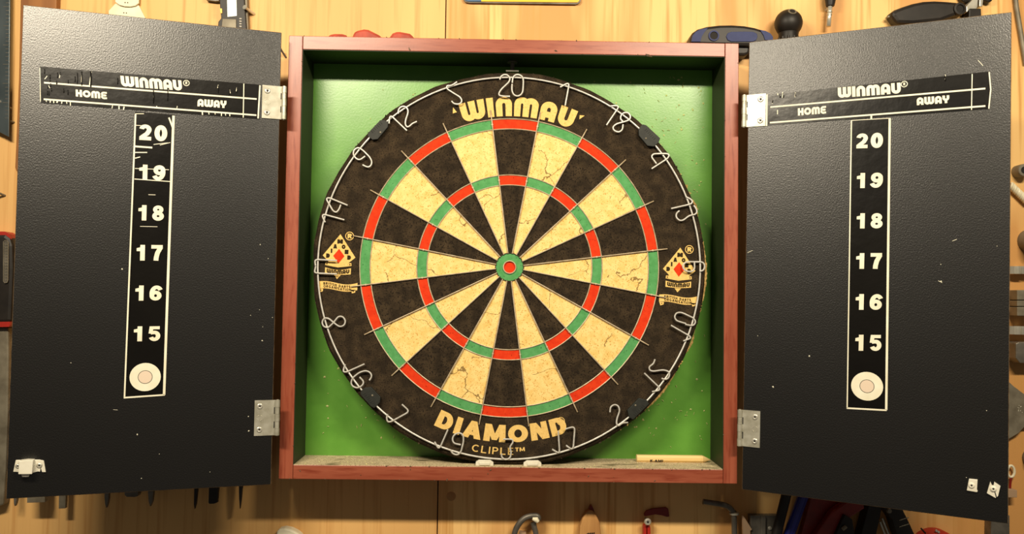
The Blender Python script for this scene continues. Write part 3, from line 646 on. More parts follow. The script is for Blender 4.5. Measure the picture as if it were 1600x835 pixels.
for (ox, oy, sc_), pts, dot in ((A, [(590,428),(622,445),(618,485),(540,578),(500,582),(462,548),(480,515),(560,432)], (562,525)), (B, [(1000,463),(1030,470),(1138,570),(1125,605),(1090,634),(1040,628),(975,550),(972,500)], (1028,572)),
                                (G_, [(440,228),(490,223),(562,300),(557,342),(515,384),(488,370),(408,280),(412,250)], (500,287)), (E_, [(886,400),(975,308),(1035,322),(1052,352),(930,472),(898,455)], (948,363))):
    q = [rp(ox+x*sc_, oy+y*sc_, -.0056) for x, y in pts]; mb = MB(); mb.prism(q, (0,.0052,0), 0)
    cc = sum(q, Vector())/len(q); dd = (cc.x**2+cc.z**2)**.5; rad = Vector((cc.x/dd,0,cc.z/dd)); tg = Vector((rad.z,0,-rad.x))
    for i in range(7):                        # moulded ribs of its raised lettering
        c0 = cc+tg*(i-3)*.0024+rad*.0028; mb.box((-.0004,-.0003,-.0016),(.0004,.0004,.0016)); 
        Mr = Matrix.Translation(c0) @ Matrix.Rotation(math.atan2(rad.x, rad.z), 4, 'Y')
        for j in range(len(mb.v)-8, len(mb.v)): mb.v[j] = Mr @ mb.v[j]
    mb.lathe(rp(ox+dot[0]*sc_, oy+dot[1]*sc_, -.0056), (0,-1,0), [(0,.0012),(.0005,.0010),(.0006,0)], 10, 1)
    finish('ring_clip', mb, [CLIP, GREYM], ring, local=True, bevel=.0004)
# frayed edge
fr = MB()
for i in range(520):
    t = random.uniform(0, 2*math.pi); pale = (-.75 < t-0 < .55 or t > 5.35) and random.random() < .75
    if not pale and random.random() < .6: continue
    r0 = BR_-.001; y = random.uniform(.0005,.012); L = random.uniform(.0005,.0020)
    a2 = t+random.uniform(-.012,.012); p0 = Vector((r0*math.cos(t), y, r0*math.sin(t))); p1 = Vector(((r0+L)*math.cos(a2), y-random.uniform(0,.003), (r0+L)*math.sin(a2)))
    wv = Vector((-math.sin(t),0,math.cos(t)))*random.uniform(.0004,.0016)
    fr.face([p0-wv, p0+wv, p1+wv*.3, p1-wv*.3], 0 if pale else 1); fr.face([p0-wv+Vector((0,.0006,0)), p0+wv+Vector((0,.0006,0)), p1], 0 if pale else 1)
for t0, t1 in ((-.78,-.52),(-.42,-.30),(-.16,.16),(.30,.40)):       # torn pale strips on the right side
    k = 26
    for i in range(k):
        a, b = t0+(t1-t0)*i/k, t0+(t1-t0)*(i+1)/k; wv = .0022*math.sin(math.pi*(i+.5)/k)+random.uniform(0,.001); r = BR_-.0012
        fr.face([(r*math.cos(a),-.0001,r*math.sin(a)),(r*math.cos(b),-.0001,r*math.sin(b)),((r+wv)*math.cos(b),.0012,(r+wv)*math.sin(b)),((r+wv)*math.cos(a),.0012,(r+wv)*math.sin(a))], 0)
tag(finish('frayed_fibres', fr, [FIBRE, DKFIBRE], board, local=True, merge=False), kind='stuff')

# crumbs of fibre stuck to the green panel and lying on the shelf
cr = MB()
zones = [(505,560,770,705,70),(480,430,700,690,40),(960,500,1105,700,60),(1000,120,1105,330,70),(860,118,1100,210,30),(560,125,720,200,12),(1050,330,1110,500,14)]
for x0, y0, x1, y1, nn in zones:
    k = 0
    while k < nn:
        x, y = random.uniform(x0,x1), random.uniform(y0,y1); p = at(x, y, CD-.0003)
        if p.x < XL+CT+.002 or p.x > XR-CT-.002 or p.z > ZT-CT-.002 or p.z < ZB+CT+.002: k += 1; continue
        if math.hypot(p.x, p.z) < BR_-.004: k += 1; continue
        if random.random() < .6: blob(cr, p, random.uniform(.0007,.0017), 0, (1,.6,1))
        else:
            a = random.uniform(0,6.28); L = random.uniform(.0015,.0035); d = Vector((math.cos(a),-.2,math.sin(a)))*L
            cr.tube([p, p+d*.5+Vector((0,-.0004,.0006)), p+d], .0003, 4)
        k += 1
for i in range(90):
    blob(cr, (random.uniform(XL+.02, XR-.02), random.uniform(.002,.05), ZB+CT+e+.0003), random.uniform(.0003,.0009), 0)
tag(finish('fibre_crumbs', cr, CRUMB, cab, merge=False), kind='stuff')

# pencil lying on the bottom panel
z0 = ZB+CT+e; yp = .0400; a = at(994.5, 717, yp); b = at(1098, 718, yp); c = at(1109.5, 719, yp)
pe = empty('carpenter_pencil', ((a.x+b.x)/2, yp, z0), 'pale wooden carpenter pencil lying on the cabinet floor', 'pencil')
hgt = .0078; sec = [(-.0030,0),(.0030,0),(.0048,.3*hgt),(.0048,.72*hgt),(.0030,hgt),(-.0030,hgt),(-.0048,.72*hgt),(-.0048,.3*hgt)]
mb = MB(); mb.prism([(a.x, yp+y, z0+z) for y, z in sec], (b.x-a.x,0,0)); finish('shaft', mb, PINE, pe, bevel=.0003)
mb = MB(); A_ = [Vector((b.x, yp+y, z0+z)) for y, z in sec]; B_ = [Vector((c.x, yp+y*.15, z0+hgt*.38+(z-hgt*.4)*.12)) for y, z in sec]
mb.add(A_+B_, [(i, (i+1) % 8, (i+1) % 8+8, i+8) for i in range(8)]+[tuple(range(8,16))]); finish('point', mb, PINE, pe)
mb = MB(); o_ = Vector((a.x+.0152, yp-.0049, z0+.0008)); write(mb, 'K.AMI', lambda q: glyph_caps(q, .24), .14, affine(o_, Vector((.0150,0,0)), Vector((0,-.0000,.0026))), 0); finish('stamp', mb, DARKHOLE, pe)

# ================================================================ tools round the cabinet
def thing1(name, label, cat, mb, mats, group=None, bevel=0):
    return tag(finish(name, mb, mats, bevel=bevel), label, cat, group)
# steel square at the left edge
sq = empty('steel_square', at(2, 214, YW-.012), 'blued steel square hanging at the left edge of the wall', 'square')
mb = MB(); slab(mb, [(-40,-60),(15.5,-60),(13.5,214),(0,207),(-40,190)], YW-.0125, .003); finish('blade', mb, BSTEEL, sq, bevel=.0003)
mb = MB()
for i in range(40):
    y = -50+i*6.0; L = 9 if i % 5 == 0 else 5; x1 = 14.6-(y+60)*.0073
    slab(mb, [(x1-L,y),(x1,y),(x1,y+.8),(x1-L,y+.8)], YW-.0128, .0003)
finish('graduation', mb, DSTEEL, sq)
mb = MB(); slab(mb, [(-40,-40),(-22,-40),(-22,180),(-40,170)], YW-.0095, .0095); finish('stock', mb, OLDWOOD, sq)
def nail(px, py, dx, dy, label, L=.016, r=.0013, head=.0026, mt=BRIGHT):
    p = at(px, py, YW); q = p+Vector((dx,-L,dy)); mb = MB(); mb.cyl(q, p, r, 10, 0); d = (q-p).normalized()
    mb.lathe(q, d, [(-.0004,r),(0,head),(.0008,head*.9),(.0010,0)], 14, 0); thing1('nail', label, 'nail', mb, [mt])
nail(18, 170, -.0104, .009, 'bright nail standing over the blade of the steel square', .020, .0013, .0024)
nail(22, 191.5, -.003, .001, 'small dull nail just right of the steel square tip', .011, .0012, .0024, GREYM)
nail(8, 306, -.006, .004, 'dark bent nail above the red and black screwdriver handle', .013, .0013, .0016, GREYM)
nail(397, 22, -.0068, .003, 'shiny bolt head right of the digital caliper', .015, .0018, .0030)
nail(447, 90, -.004, .007, 'dark nail in the gap between left door and cabinet', .010, .0012, .0016, DSTEEL)
# screwdriver at the left edge
sd = empty('screwdriver', at(2, 700, YW-.01), 'black and red screwdriver with a meshed grip inset at left edge', 'screwdriver')
mb = MB(); slab(mb, [(-30,366),(8,366),(16,372),(19.5,384),(20.5,420),(18.5,470),(17,500),(15,505),(-30,505)], YW-.021, .021); finish('handle', mb, BLACKP, sd, bevel=.004)
mb = MB(); slab(mb, [(-30,361.5),(7,362),(14.5,366),(17.5,374),(13,370.5),(6,368.5),(-30,368)], YW-.0195, .017); finish('end_cap', mb, REDP, sd)
mb = MB(); slab(mb, [(-30,504),(15.5,503),(16,508),(14,511),(-30,512)], YW-.0215, .019); finish('collar', mb, REDP, sd)
mb = MB(); slab(mb, [(-30,511.5),(13,511),(13.5,560),(12.5,640),(9,735),(5,790),(-30,800)], YW-.014, .013); finish('shaft', mb, GREYM, sd, bevel=.002)  # shaft; its tapering lower end is drawn on to stand in for wall shadow
mb = MB(); ins = [(5.5,378),(8,376),(11,376.5),(13,379),(12.6,438),(11,442),(7.5,442.5),(5.5,440)]; slab(mb, ins, YW-.0222, .0015)
for i in range(13):
    y = 381+i*4.6
    for j in (0,1): mb.tube([at(7.3+j*3, y, YW-.0226), at(9.6+j*2.2, y+2.4, YW-.0226)], .0004, 5, m=1)
mb.tube([at(x,y,YW-.0226) for x, y in ins], .0005, 5, True, 1); finish('grip_inset', mb, [DSTEEL, GREYM], sd)
# wooden board behind the left door
mb = MB(); slab(mb, [(33,-60),(90,-60),(88,11),(84,120),(78,262),(70,270),(34,270),(25,268),(23,262),(29,120)], YW-.010, .010)
thing1('wooden_board', 'brown wooden board hung behind the top of the left door', 'board', mb, OLDWOOD, bevel=.0015)
# cream spreader plates
cs = empty('spreader_set', at(200, 60, YW-.004), 'two overlapping cream plastic spreaders above the left door', 'spreader')
mb = MB(); slab(mb, [(180.5,5),(169.5,17),(171,60),(240,60),(228,30),(216.5,8),(206,11),(190,9.5)], YW-.0030, .003); finish('plate', mb, CREAMP, cs, bevel=.0004)
mb = MB(); slab(mb, [(180,-40),(180,3),(186,7.5),(194,9.8),(203,10.3),(211,8.8),(216.5,5),(217.5,-40)], YW-.0058, .0026); finish('plate', mb, CREAMP, cs, bevel=.0004)
mb = MB()
for x, y, Y in ((193.5,20,YW-.0031),(197.5,20.3,YW-.0031),(195.5,4,YW-.0059),(199.5,4.2,YW-.0059)): mb.lathe(at(x,y,Y), (0,-1,0), [(0,.0008),(.0002,.0007),(.0002,0)], 8)
finish('stud', mb, DARKHOLE, cs)
# digital caliper
dc = empty('digital_caliper', at(362, 60, YW-.01), 'grey digital caliper with pale display above the left door', 'caliper')
mb = MB(); slab(mb, [(344,-50),(378,-50),(384.5,38),(386,70),(338,70),(341,34),(345.5,28),(343,4)], YW-.011, .011); finish('body', mb, BLACKP, dc, bevel=.0008)
mb = MB(); slab(mb, [(377,-60),(384,-60),(388.5,70),(385,70)], YW-.008, .008); slab(mb, [(347.5,29),(369,30),(369,70),(343,70)], YW-.0125, .0125); finish('beam', mb, GREYM, dc, bevel=.0005)
mb = MB(); slab(mb, [(353.5,-40),(368.5,-40),(370,24.8),(355.5,26.3)], YW-.0117, .0008); finish('display', mb, LCD, dc)
mb = MB(); slab(mb, [(343.5,13),(346.8,13.5),(347,20.5),(344.6,20.5)], YW-.0122, .0012, 0); finish('button', mb, YELLOW, dc)
mb = MB()
for i in range(6): slab(mb, [(374,28+i*4),(377.5,28.3+i*4),(377.5,30.5+i*4),(374,30+i*4)], YW-.0120, .0012)
finish('thumb_ridge', mb, DSTEEL, dc)
mb = MB(); slab(mb, [(318,-40),(340,-40),(342,1),(336,1.5),(322,-.5)], YW-.007, .007); finish('jaw', mb, DSTEEL, dc)
# three red grips above the cabinet
for nm, pts, pos in (('leftmost and lowest', [(508,66),(510.5,56),(516,53),(522,51.8),(534,52),(540,53.8),(544,57),(545,66)], 0),
                ('middle and tallest', [(549,66),(550.5,56),(553,49),(560,46.5),(568,44.8),(575,45.5),(582,49),(592,54),(597,58),(598,66)], 1),
                ('rightmost', [(606,66),(608.5,57),(613,51),(619,48.8),(624,48.6),(632,50),(640,51.5),(644,55),(648,60),(648,66)], 2)):
    mb = MB(); slab(mb, pts, YW-.022, .022)
    thing1('tool_grip', 'brick red rounded grip peeking above the cabinet top, '+nm+' of three', 'tool grip', mb, BRICK, 'red grips above the cabinet', bevel=.005)
# yellow plate at the top
yp_ = empty('enamel_plate', at(816, 6, YW-.003), 'yellow plate with blue end and dark rim at the top edge', 'plate')
mb = MB(); slab(mb, [(723.5,-80),(908,-80),(907,2),(904,5.3),(900,6.5),(733,4.2),(727,3),(724,-1)], YW-.004, .004); finish('rim', mb, DSTEEL, yp_)
mb = MB(); slab(mb, [(752,-80),(906,-80),(905,1.5),(902,3.7),(752,2.2)], YW-.0052, .0014); finish('yellow_field', mb, YELLOW, yp_)
mb = MB(); slab(mb, [(725,-80),(752,-80),(752,2.2),(732,2.2),(727,.8)], YW-.0052, .0014); finish('blue_end', mb, BLUEE, yp_)
# blue and black handle top right
bh = empty('t_handle', at(1145, 86, YW-.02), 'black and blue rubber T-handle behind the cabinet top right corner', 'handle')
def cz_(x, y): return (1060+x*.1625, y*.1625)
mb = MB(); slab(mb, [cz_(*p) for p in ((112,430),(118,360),(140,310),(190,275),(280,250),(400,236),(520,234),(640,242),(740,260),(830,288),(890,315),(915,350),(920,400),(900,430),(690,445),(400,440))], YW-.030, .028); finish('grip', mb, BLACKP, bh, bevel=.004)
mb = MB(); slab(mb, [cz_(*p) for p in ((460,350),(475,318),(510,305),(640,303),(720,305),(755,322),(762,352),(750,385),(715,400),(510,400),(475,385))], YW-.0312, .0015); finish('blue_inset', mb, BLUEP, bh, bevel=.0005)
mb = MB(); slab(mb, [cz_(*p) for p in ((125,400),(135,345),(165,308),(210,282),(285,268),(250,310),(225,350),(212,400))], YW-.0312, .0015); finish('blue_end', mb, BLUEP, bh)
mb = MB(); slab(mb, [cz_(*p) for p in ((785,286),(840,298),(885,322),(908,352),(910,385),(835,385),(820,340))], YW-.0312, .0015); finish('blue_end', mb, BLUEP, bh)
mb = MB(); h0 = at(*cz_(340,345), YW-.0302); mb.lathe(h0, (0,-1,0), [(0,.0066),(.0012,.0064),(.0013,.0048),(-.0005,.0046)], 22, 0); mb.lathe(h0, (0,-1,0), [(.0002,.0047),(.0002,0)], 22, 1, False); finish('hole_rim', mb, [BLUEP, DARKHOLE], bh)
mb = MB(); slab(mb, [cz_(*p) for p in ((520,430),(690,410),(690,480),(680,520),(640,532),(560,532),(520,500))], YW-.024, .022); finish('stem', mb, BLACKP, bh, bevel=.003)
# ball knob
bk = empty('ball_knob', at(1232, 120, YW-.03), 'black ball knob with hexagon socket behind the top of the right door', 'knob')
k0 = at(1232, 36.5, YW-.020); R0 = .0164
mb = MB(); prof = [(R0*math.sin(t), R0*math.cos(t)) for t in [-1.15+2.72*i/16 for i in range(17)]]
mb.lathe(k0, (0,0,1), prof, 28); finish('ball', mb, BLACKP, bk)
mb = MB(); q = k0+Vector((0,0,-.030)); mb.lathe(q-Vector((0,0,.03)), (0,0,1), [(0,.0115),(.046,.0115),(.048,.012)], 24)
for i in range(10):
    t = i*.628; mb.cyl(q+Vector((.0112*math.cos(t),.0112*math.sin(t),-.02)), q+Vector((.0112*math.cos(t),.0112*math.sin(t),.012)), .0016, 8)
finish('neck', mb, BLACKP, bk)
mb = MB(); hd = Vector((.02,-.78,.62)).normalized(); hp = k0+hd*(R0-.0004); mb.lathe(hp, hd, [(0,.0050),(.0008,.0048),(.0008,.0034)], 24, 0); mb.lathe(hp, hd, [(.0009,.0034),(.0009,0)], 6, 1, False); finish('socket', mb, [GREYM, DARKHOLE], bk)
# bit driver
bd = empty('bit_driver', at(1295, 42, YW-.012), 'small driver with black collar and bright steel bit, right of the ball knob', 'driver')
a_, b_, c_ = at(1299,-40,YW-.012), at(1297,9.5,YW-.012), at(1294.5,41.5,YW-.012)
mb = MB(); mb.tube([a_, b_+(a_-b_)*.2, b_], [.0066,.0064,.0050], 14); finish('collar', mb, BLACKP, bd)
mb = MB(); mb.tube([b_, c_], .0028, 6); finish('bit', mb, BRIGHT, bd)
mb = MB()
for t in (.25,.4): mb.cyl(b_+(c_-b_)*t, b_+(c_-b_)*(t+.05), .0032, 12)
mb.cyl(b_+(c_-b_)*.05+Vector((0,.002,0)), b_+(c_-b_)*.05+Vector((0,.012,0)), .002, 8); finish('band', mb, STEEL, bd)
# pliers at the top right
pl = empty('pliers', at(1450, 45, YW-.01), 'black pliers handle with a round hole above the right door', 'pliers')
def pz(x, y): return (1370+x*.14375, y*.14375)
mb = MB(); slab(mb, [pz(*p) for p in ((160,165),(170,128),(205,100),(290,68),(400,32),(520,8),(640,2),(760,8),(880,18),(950,35),(970,75),(965,130),(930,158),(860,170),(700,230),(400,260),(230,255),(190,200))], YW-.019, .019); finish('handle', mb, BLACKP, pl, bevel=.005)
mb = MB(); h0 = at(*pz(898,98), YW-.0192); mb.lathe(h0, (0,-1,0), [(0,.0078),(.0018,.0072),(.0020,.0050),(0,.0046)], 24, 0); mb.lathe(h0, (0,-1,0), [(.0003,.0047),(.0003,0)], 24, 1, False); finish('eye', mb, [BLACKP, DARKHOLE], pl)
mb = MB(); slab(mb, [pz(*p) for p in ((120,172),(225,165),(225,180),(120,190))], YW-.012, .006); finish('spring_tip', mb, GREYM, pl)
mb = MB(); slab(mb, [pz(*p) for p in ((975,70),(1000,40),(1060,-20),(1100,-20),(1095,70),(1085,95),(1010,95),(985,130),(975,130))], YW-.016, .016); slab(mb, [pz(*p) for p in ((1120,-30),(1160,-30),(1150,70),(1118,70))], YW-.014, .014); finish('ferrule', mb, BRIGHT, pl, bevel=.0008)
mb = MB(); slab(mb, [pz(*p) for p in ((1005,95),(1135,90),(1140,200),(1000,220))], YW-.017, .017); finish('lower_jaw', mb, BLACKP, pl, bevel=.001)
mb = MB(); slab(mb, [pz(*p) for p in ((900,-60),(1260,-60),(1265,5),(1220,25),(1190,8),(1100,5),(940,18))], YW-.010, .010); finish('upper_handle', mb, BLACKP, pl, bevel=.002)
# rod at the top right
mb = MB(); mb.tube([at(1585,-20,YW-.004), at(1588,10,YW-.004), at(1603,100,YW-.004)], .0028, 8); thing1('thin_rod', 'thin brown metal rod leaning at the top right corner', 'rod', mb, GREYM)
# right edge
so = empty('socket_nut', at(1600, 276, YW-.01), 'grey metal socket with round hole at the right edge', 'socket')
mb = MB(); s0 = at(1601,266,YW-.0145); mb.lathe(s0+Vector((0,.0145,0)), (0,-1,0), [(0,.0078),(.013,.0078),(.0145,.0072),(.0145,.0044)], 20); finish('body', mb, GREYM, so)
mb = MB(); mb.lathe(s0+Vector((0,.0006,0)), (0,-1,0), [(.0003,.0045),(.0003,0)], 12, 0, False); finish('bore', mb, DARKHOLE, so)
rc = MB(); pa, pb = at(1578,289,YW-.006), at(1606,316,YW-.006); dv = pb-pa; nv = Vector((-dv.z,0,dv.x)).normalized()
for ph in (0, 2.09, 4.19): rc.tube([pa+dv*t+nv*.0028*math.sin(t*22+ph)+Vector((0,.0028*math.cos(t*22+ph),0)) for t in [i/48 for i in range(49)]], .0019, 6)
thing1('braided_cord', 'pale braided cord crossing the right edge', 'cord', rc, CREAMP)
mb = MB(); mb.lathe(at(1607,377,YW), (0,-1,0), [(0,.014),(.028,.014),(.032,.010),(.033,0)], 24); thing1('round_block', 'dull brown round metal block at the right edge', 'block', mb, GREYM)
def clip_(y0, y1, label):
    mb = MB(); P0 = at(1580.5,y0,YW-.016); z0_, z1_ = at(1580.5,y1,YW-.016).z, P0.z; pts = []
    for i in range(13):
        x = P0.x+.026*i/12; pts.append((x, YW-.010-.006*abs(math.sin(i/12*math.pi*1.5))))
    for i in range(12): mb.add([(pts[i][0],pts[i][1],z0_),(pts[i+1][0],pts[i+1][1],z0_),(pts[i+1][0],pts[i+1][1],z1_),(pts[i][0],pts[i][1],z1_),(pts[i][0],pts[i][1]+.0012,z0_),(pts[i+1][0],pts[i+1][1]+.0012,z0_),(pts[i+1][0],pts[i+1][1]+.0012,z1_),(pts[i][0],pts[i][1]+.0012,z1_)], [(0,1,2,3),(4,5,6,7),(0,1,5,4),(3,2,6,7)], 0)
    mb.box((P0.x+.012,YW-.016,z0_),(P0.x+.018,YW,z1_)); thing1('spring_clip', label, 'clip', mb, BRIGHT, 'spring clips on the right edge')
clip_(416, 428, 'bright spring clip at the right edge, upper of two'); clip_(510, 523, 'bright spring clip at the right edge, lower of two')
gb = empty('grey_vise_block', at(1597, 495, YW-.02), 'grey ridged metal block at the right edge between two spring clips', 'block')
for y0, y1 in ((453.5,469),(470,479),(480,494)):
    mb = MB(); slab(mb, [(1589.5,y0),(1625,y0),(1625,y1),(1589.5,y1)], YW-.020, .020); finish('ridge', mb, GREYM, gb, bevel=.0008)
mb = MB(); slab(mb, [(1587.5,537),(1592,535),(1625,535),(1625,568),(1594,568),(1587.5,560)], YW-.022, .022); thing1('dark_block', 'dark brown metal block below the lower spring clip at right edge', 'block', mb, DSTEEL, bevel=.001)
tb = empty('trowel', at(1590, 690, YW-.008), 'grey pointed trowel blade speckled white at the right edge', 'trowel')
mb = MB(); slab(mb, [(1562,605),(1577,597.5),(1584,604),(1600,616),(1640,640),(1640,668),(1600,668),(1592,677),(1577,686),(1562,684)], YW-.008, .003); finish('blade', mb, GREYM, tb, bevel=.0004)
mb = MB(); slab(mb, [(1600,640),(1640,650),(1640,660),(1600,655)], YW-.0075, .0075); finish('tang', mb, DSTEEL, tb)
mb = MB()
for i in range(9): blob(mb, at(random.uniform(1590,1598), random.uniform(634,645), YW-.0082), .0006)
tag(finish('paint_specks', mb, WHITE, tb), kind='stuff')
mb = MB(); mb.lathe(at(1612,716,YW), (0,-1,0), [(0,.012),(.010,.012),(.014,.008),(.015,0)], 22); thing1('round_block', 'dark round block at the right edge below the trowel', 'block', mb, DSTEEL)
rk = empty('ring_hook', at(1581, 770, YW-.008), 'white plastic ring hook with red tail beside the right door edge', 'hook')
mb = MB(); cc = at(1579.5,737,YW-.006); mb.tube([cc+Vector((.0042*math.cos(t),0,.0068*math.sin(t))) for t in [2*math.pi*i/20 for i in range(20)]], .0016, 8, True); finish('ring', mb, CREAMP, rk)
mb = MB(); mb.tube([at(1580,746,YW-.006), at(1578.5,756,YW-.006), at(1578,765,YW-.006)], .0014, 8); finish('tail', mb, DRED, rk)
mb = MB(); slab(mb, [(1570,764.5),(1589.5,766.5),(1589.5,778),(1570,778)], YW-.014, .014); thing1('pale_block', 'small pale wooden block low on the wall beside right door', 'block', mb, [CARD], bevel=.0005)
mb = MB(); slab(mb, [(1549,800),(1578,806),(1578,900),(1547,900)], YW-.014, .014); thing1('dark_post', 'dark upright bar under the outer corner of the right door', 'bar', mb, DSTEEL, bevel=.001)

# lower right, under the right door
rt = empty('red_round_tool', at(1455, 870, YW-.02), 'red round tape case with two rivets under the right door', 'tape measure')
mb = MB(); c0 = at(1456, 862, YW); mb.lathe(c0, (0,-1,0), [(0,.0285),(.017,.0285),(.020,.026),(.020,0)], 40); finish('case', mb, REDP, rt)
mb = MB()
for x, y in ((1463,830),(1466.5,832)): mb.lathe(at(x,y,YW-.020), (0,-1,0), [(0,.0016),(.0008,.0013),(.001,0)], 10)
finish('rivet', mb, BRIGHT, rt)
mb = MB(); mb.tube([at(1439,826,YW-.0202), at(1446,834,YW-.0202)], .001, 6); finish('slot', mb, DARKHOLE, rt)
vt = empty('black_compass', at(1395, 880, YW-.02), 'dark two-legged clamp forming a V under the right door', 'clamp')
def rz_(x, y): return (1300+x*.1875, 750+y*.1875)
mb = MB(); slab(mb, [rz_(*p) for p in ((310,200),(420,225),(400,320),(370,460),(330,640),(200,640),(240,470))], YW-.022, .018); finish('leg', mb, BLACKP, vt, bevel=.001)
mb = MB(); slab(mb, [rz_(*p) for p in ((420,220),(590,250),(640,350),(690,460),(760,640),(620,640),(540,460),(500,330))], YW-.026, .018); finish('leg', mb, BLACKP, vt, bevel=.001)
for i, s in enumerate(((400,350,450,470),(418,320,470,440))):
    mb = MB(); mb.tube([at(*rz_(s[0],s[1]),YW-.010), at(*rz_(s[2]+30,s[3]+80),YW-.010)], .0016, 8); finish('spring_wire', mb, BRIGHT, vt)
mb = MB()
for y in (330,385): mb.tube([at(*rz_(560,y+10),YW-.0262), at(*rz_(640,y-15),YW-.0262)], .0006, 6)
mb.lathe(at(*rz_(472,258),YW-.027), (0,-1,0), [(0,.003),(.003,.0025),(.0032,0)], 12); finish('pivot_rivet', mb, GREYM, vt)
rs = empty('red_handled_saw', at(1310, 880, YW-.02), 'dark red handled tool with black jaw leaning under the right door', 'tool')
mb = MB(); slab(mb, [(1342,770),(1352,795),(1325,812),(1300,850),(1260,900),(1230,900),(1258,860),(1300,800)], YW-.024, .012); finish('red_handle', mb, DRED, rs, bevel=.002)
mb = MB(); slab(mb, [(1268,775),(1340,775),(1318,806),(1288,850),(1262,880),(1240,880)], YW-.011, .011); finish('red_plate', mb, DRED, rs, bevel=.001)
mb = MB(); slab(mb, [(1320,805),(1332,812),(1338,850),(1310,880),(1300,850)], YW-.030, .016); finish('black_jaw', mb, BLACKP, rs, bevel=.001)
mb = MB(); mb.cyl(at(1316,828,YW-.032), at(1322,823,YW-.032), .0022, 10); finish('pin', mb, GREYM, rs)
mb = MB(); mb.tube([at(1232,760,YW-.020), at(1212,840,YW-.020), at(1198,900,YW-.020)], .0058, 14); thing1('black_tube', 'black plastic tube leaning under the right door beside the blue one', 'tube', mb, BLACKP)
bt = empty('blue_tube', at(1240, 890, YW-.018), 'deep blue ribbed plastic tube leaning under the right door', 'tube')
mb = MB(); mb.tube([at(1262,755,YW-.018), at(1235,830,YW-.018), at(1210,900,YW-.018)], .0062, 16); finish('barrel', mb, BLUET, bt)
for dx in (-.0030,.0030):
    mb = MB(); v = Vector((dx,-.0056,0)); mb.tube([at(1262,755,YW-.018)+v, at(1235,830,YW-.018)+v, at(1210,900,YW-.018)+v], .0009, 6); finish('rib', mb, BLUET, bt)
dbx = empty('dark_bracket', at(1190, 870, YW-.012), 'dark metal bracket with a bright screw below the lower right hinge', 'bracket')
mb = MB(); slab(mb, [(1172,806),(1216,806),(1214,870),(1176,870)], YW-.010, .010); slab(mb, [(1190,808),(1197,808),(1196,870),(1188,870)], YW-.013, .003); finish('plate', mb, DSTEEL, dbx, bevel=.0006)
mb = MB(); mb.lathe(at(1203,826,YW-.010), (0,-1,0), [(0,.0024),(.0012,.0020),(.0016,0)], 12); finish('screw', mb, BRIGHT, dbx)
pc = MB(); slab(pc, [(1160,805),(1165,812),(1175,828),(1172,830),(1176,870),(1163,870)], YW-.013, .004); thing1('card_sliver', 'torn pale card sliver beside the bent steel rod', 'card', pc, CARD)
br = empty('bent_rod', at(1147, 880, YW-.012), 'bent steel rod with collar below the cabinet lower right corner', 'rod')
mb = MB(); pts = [at(x,y,YW-.013) for x, y in ((1098.5,784.5),(1115,787),(1130,789.5),(1139,793.5),(1144.5,800),(1146.5,806),(1147.5,830),(1148,880))]; mb.tube(smooth_path(pts,4), .0034, 12); finish('rod', mb, DSTEEL, br)
mb = MB(); mb.lathe(at(1147,803,YW-.013), (.05,0,-1), [(-.002,.0034),(-.001,.0058),(.0008,.0058),(.002,.0040)], 18); mb.lathe(at(1147,801,YW-.013), (0,1,0), [(0,.003),(.013,.003)], 10); finish('collar', mb, STEEL, br)
# red handles with a silver screw
rh = empty('red_handled_snips', at(1012, 880, YW-.012), 'red twin handled snips hanging from a bright screw below the cabinet', 'snips')
for x0, x1 in ((1005.5,1010.6),(1011.4,1016.5)):
    mb = MB(); slab(mb, [(x0+1,821),(x1-1,821),(x1,826),(x1+(x0-1008)*.4,880),(x0+(x0-1008)*.4,880),(x0,826)], YW-.010, .009); finish('handle', mb, REDP, rh, bevel=.001)
mb = MB(); s0 = at(1012,816,YW-.013); mb.lathe(s0, (0,-1,0), [(0,.0042),(.0012,.0040),(.0020,.0030),(.0016,.0014)], 22, 0); mb.lathe(s0, (0,-1,0), [(.0016,.0014),(.0017,0)], 6, 1, False); mb.cyl(s0, s0+Vector((0,.013,0)), .002, 10)
thing1('round_screw', 'bright round-head screw above the red twin handles', 'screw', mb, [BRIGHT, DARKHOLE])
mb = MB(); slab(mb, [(1006.5,804),(1010,799),(1018,796),(1030,794.5),(1041,793.5),(1044.5,796),(1046,808),(1042,808.5),(1034,806),(1024,804.5),(1014,806.5),(1007,807.5)], YW-.004, .004); thing1('red_scrap', 'curved dark red plastic scrap above the bright round-head screw', 'scrap', mb, DRED, bevel=.0006)
# pointed wooden stick
ws = empty('wooden_point', at(922, 890, YW-.012), 'tan wooden pointed stick with dark tip standing below the cabinet', 'stick')
mb = MB(); slab(mb, [(921,797.5),(926,798),(932,806),(936.5,816),(939,830),(941,890),(903,890),(906,824),(910,811),(916,801)], YW-.013, .012); finish('body', mb, TOOLWOOD, ws, bevel=.002)
mb = MB(); slab(mb, [(919.5,799.5),(922,793),(924.5,790.5),(927.5,796),(929,800.5)], YW-.010, .009); finish('tip', mb, DRED, ws)
mb = MB()
for i, x in enumerate((917,920,923,926)): mb.tube([at(x,835,YW-.0133), at(x+2.5,833.2-i*.3,YW-.0133), at(x+3,838,YW-.0133)], .0005, 5)
finish('stamp_mark', mb, DARKHOLE, ws)
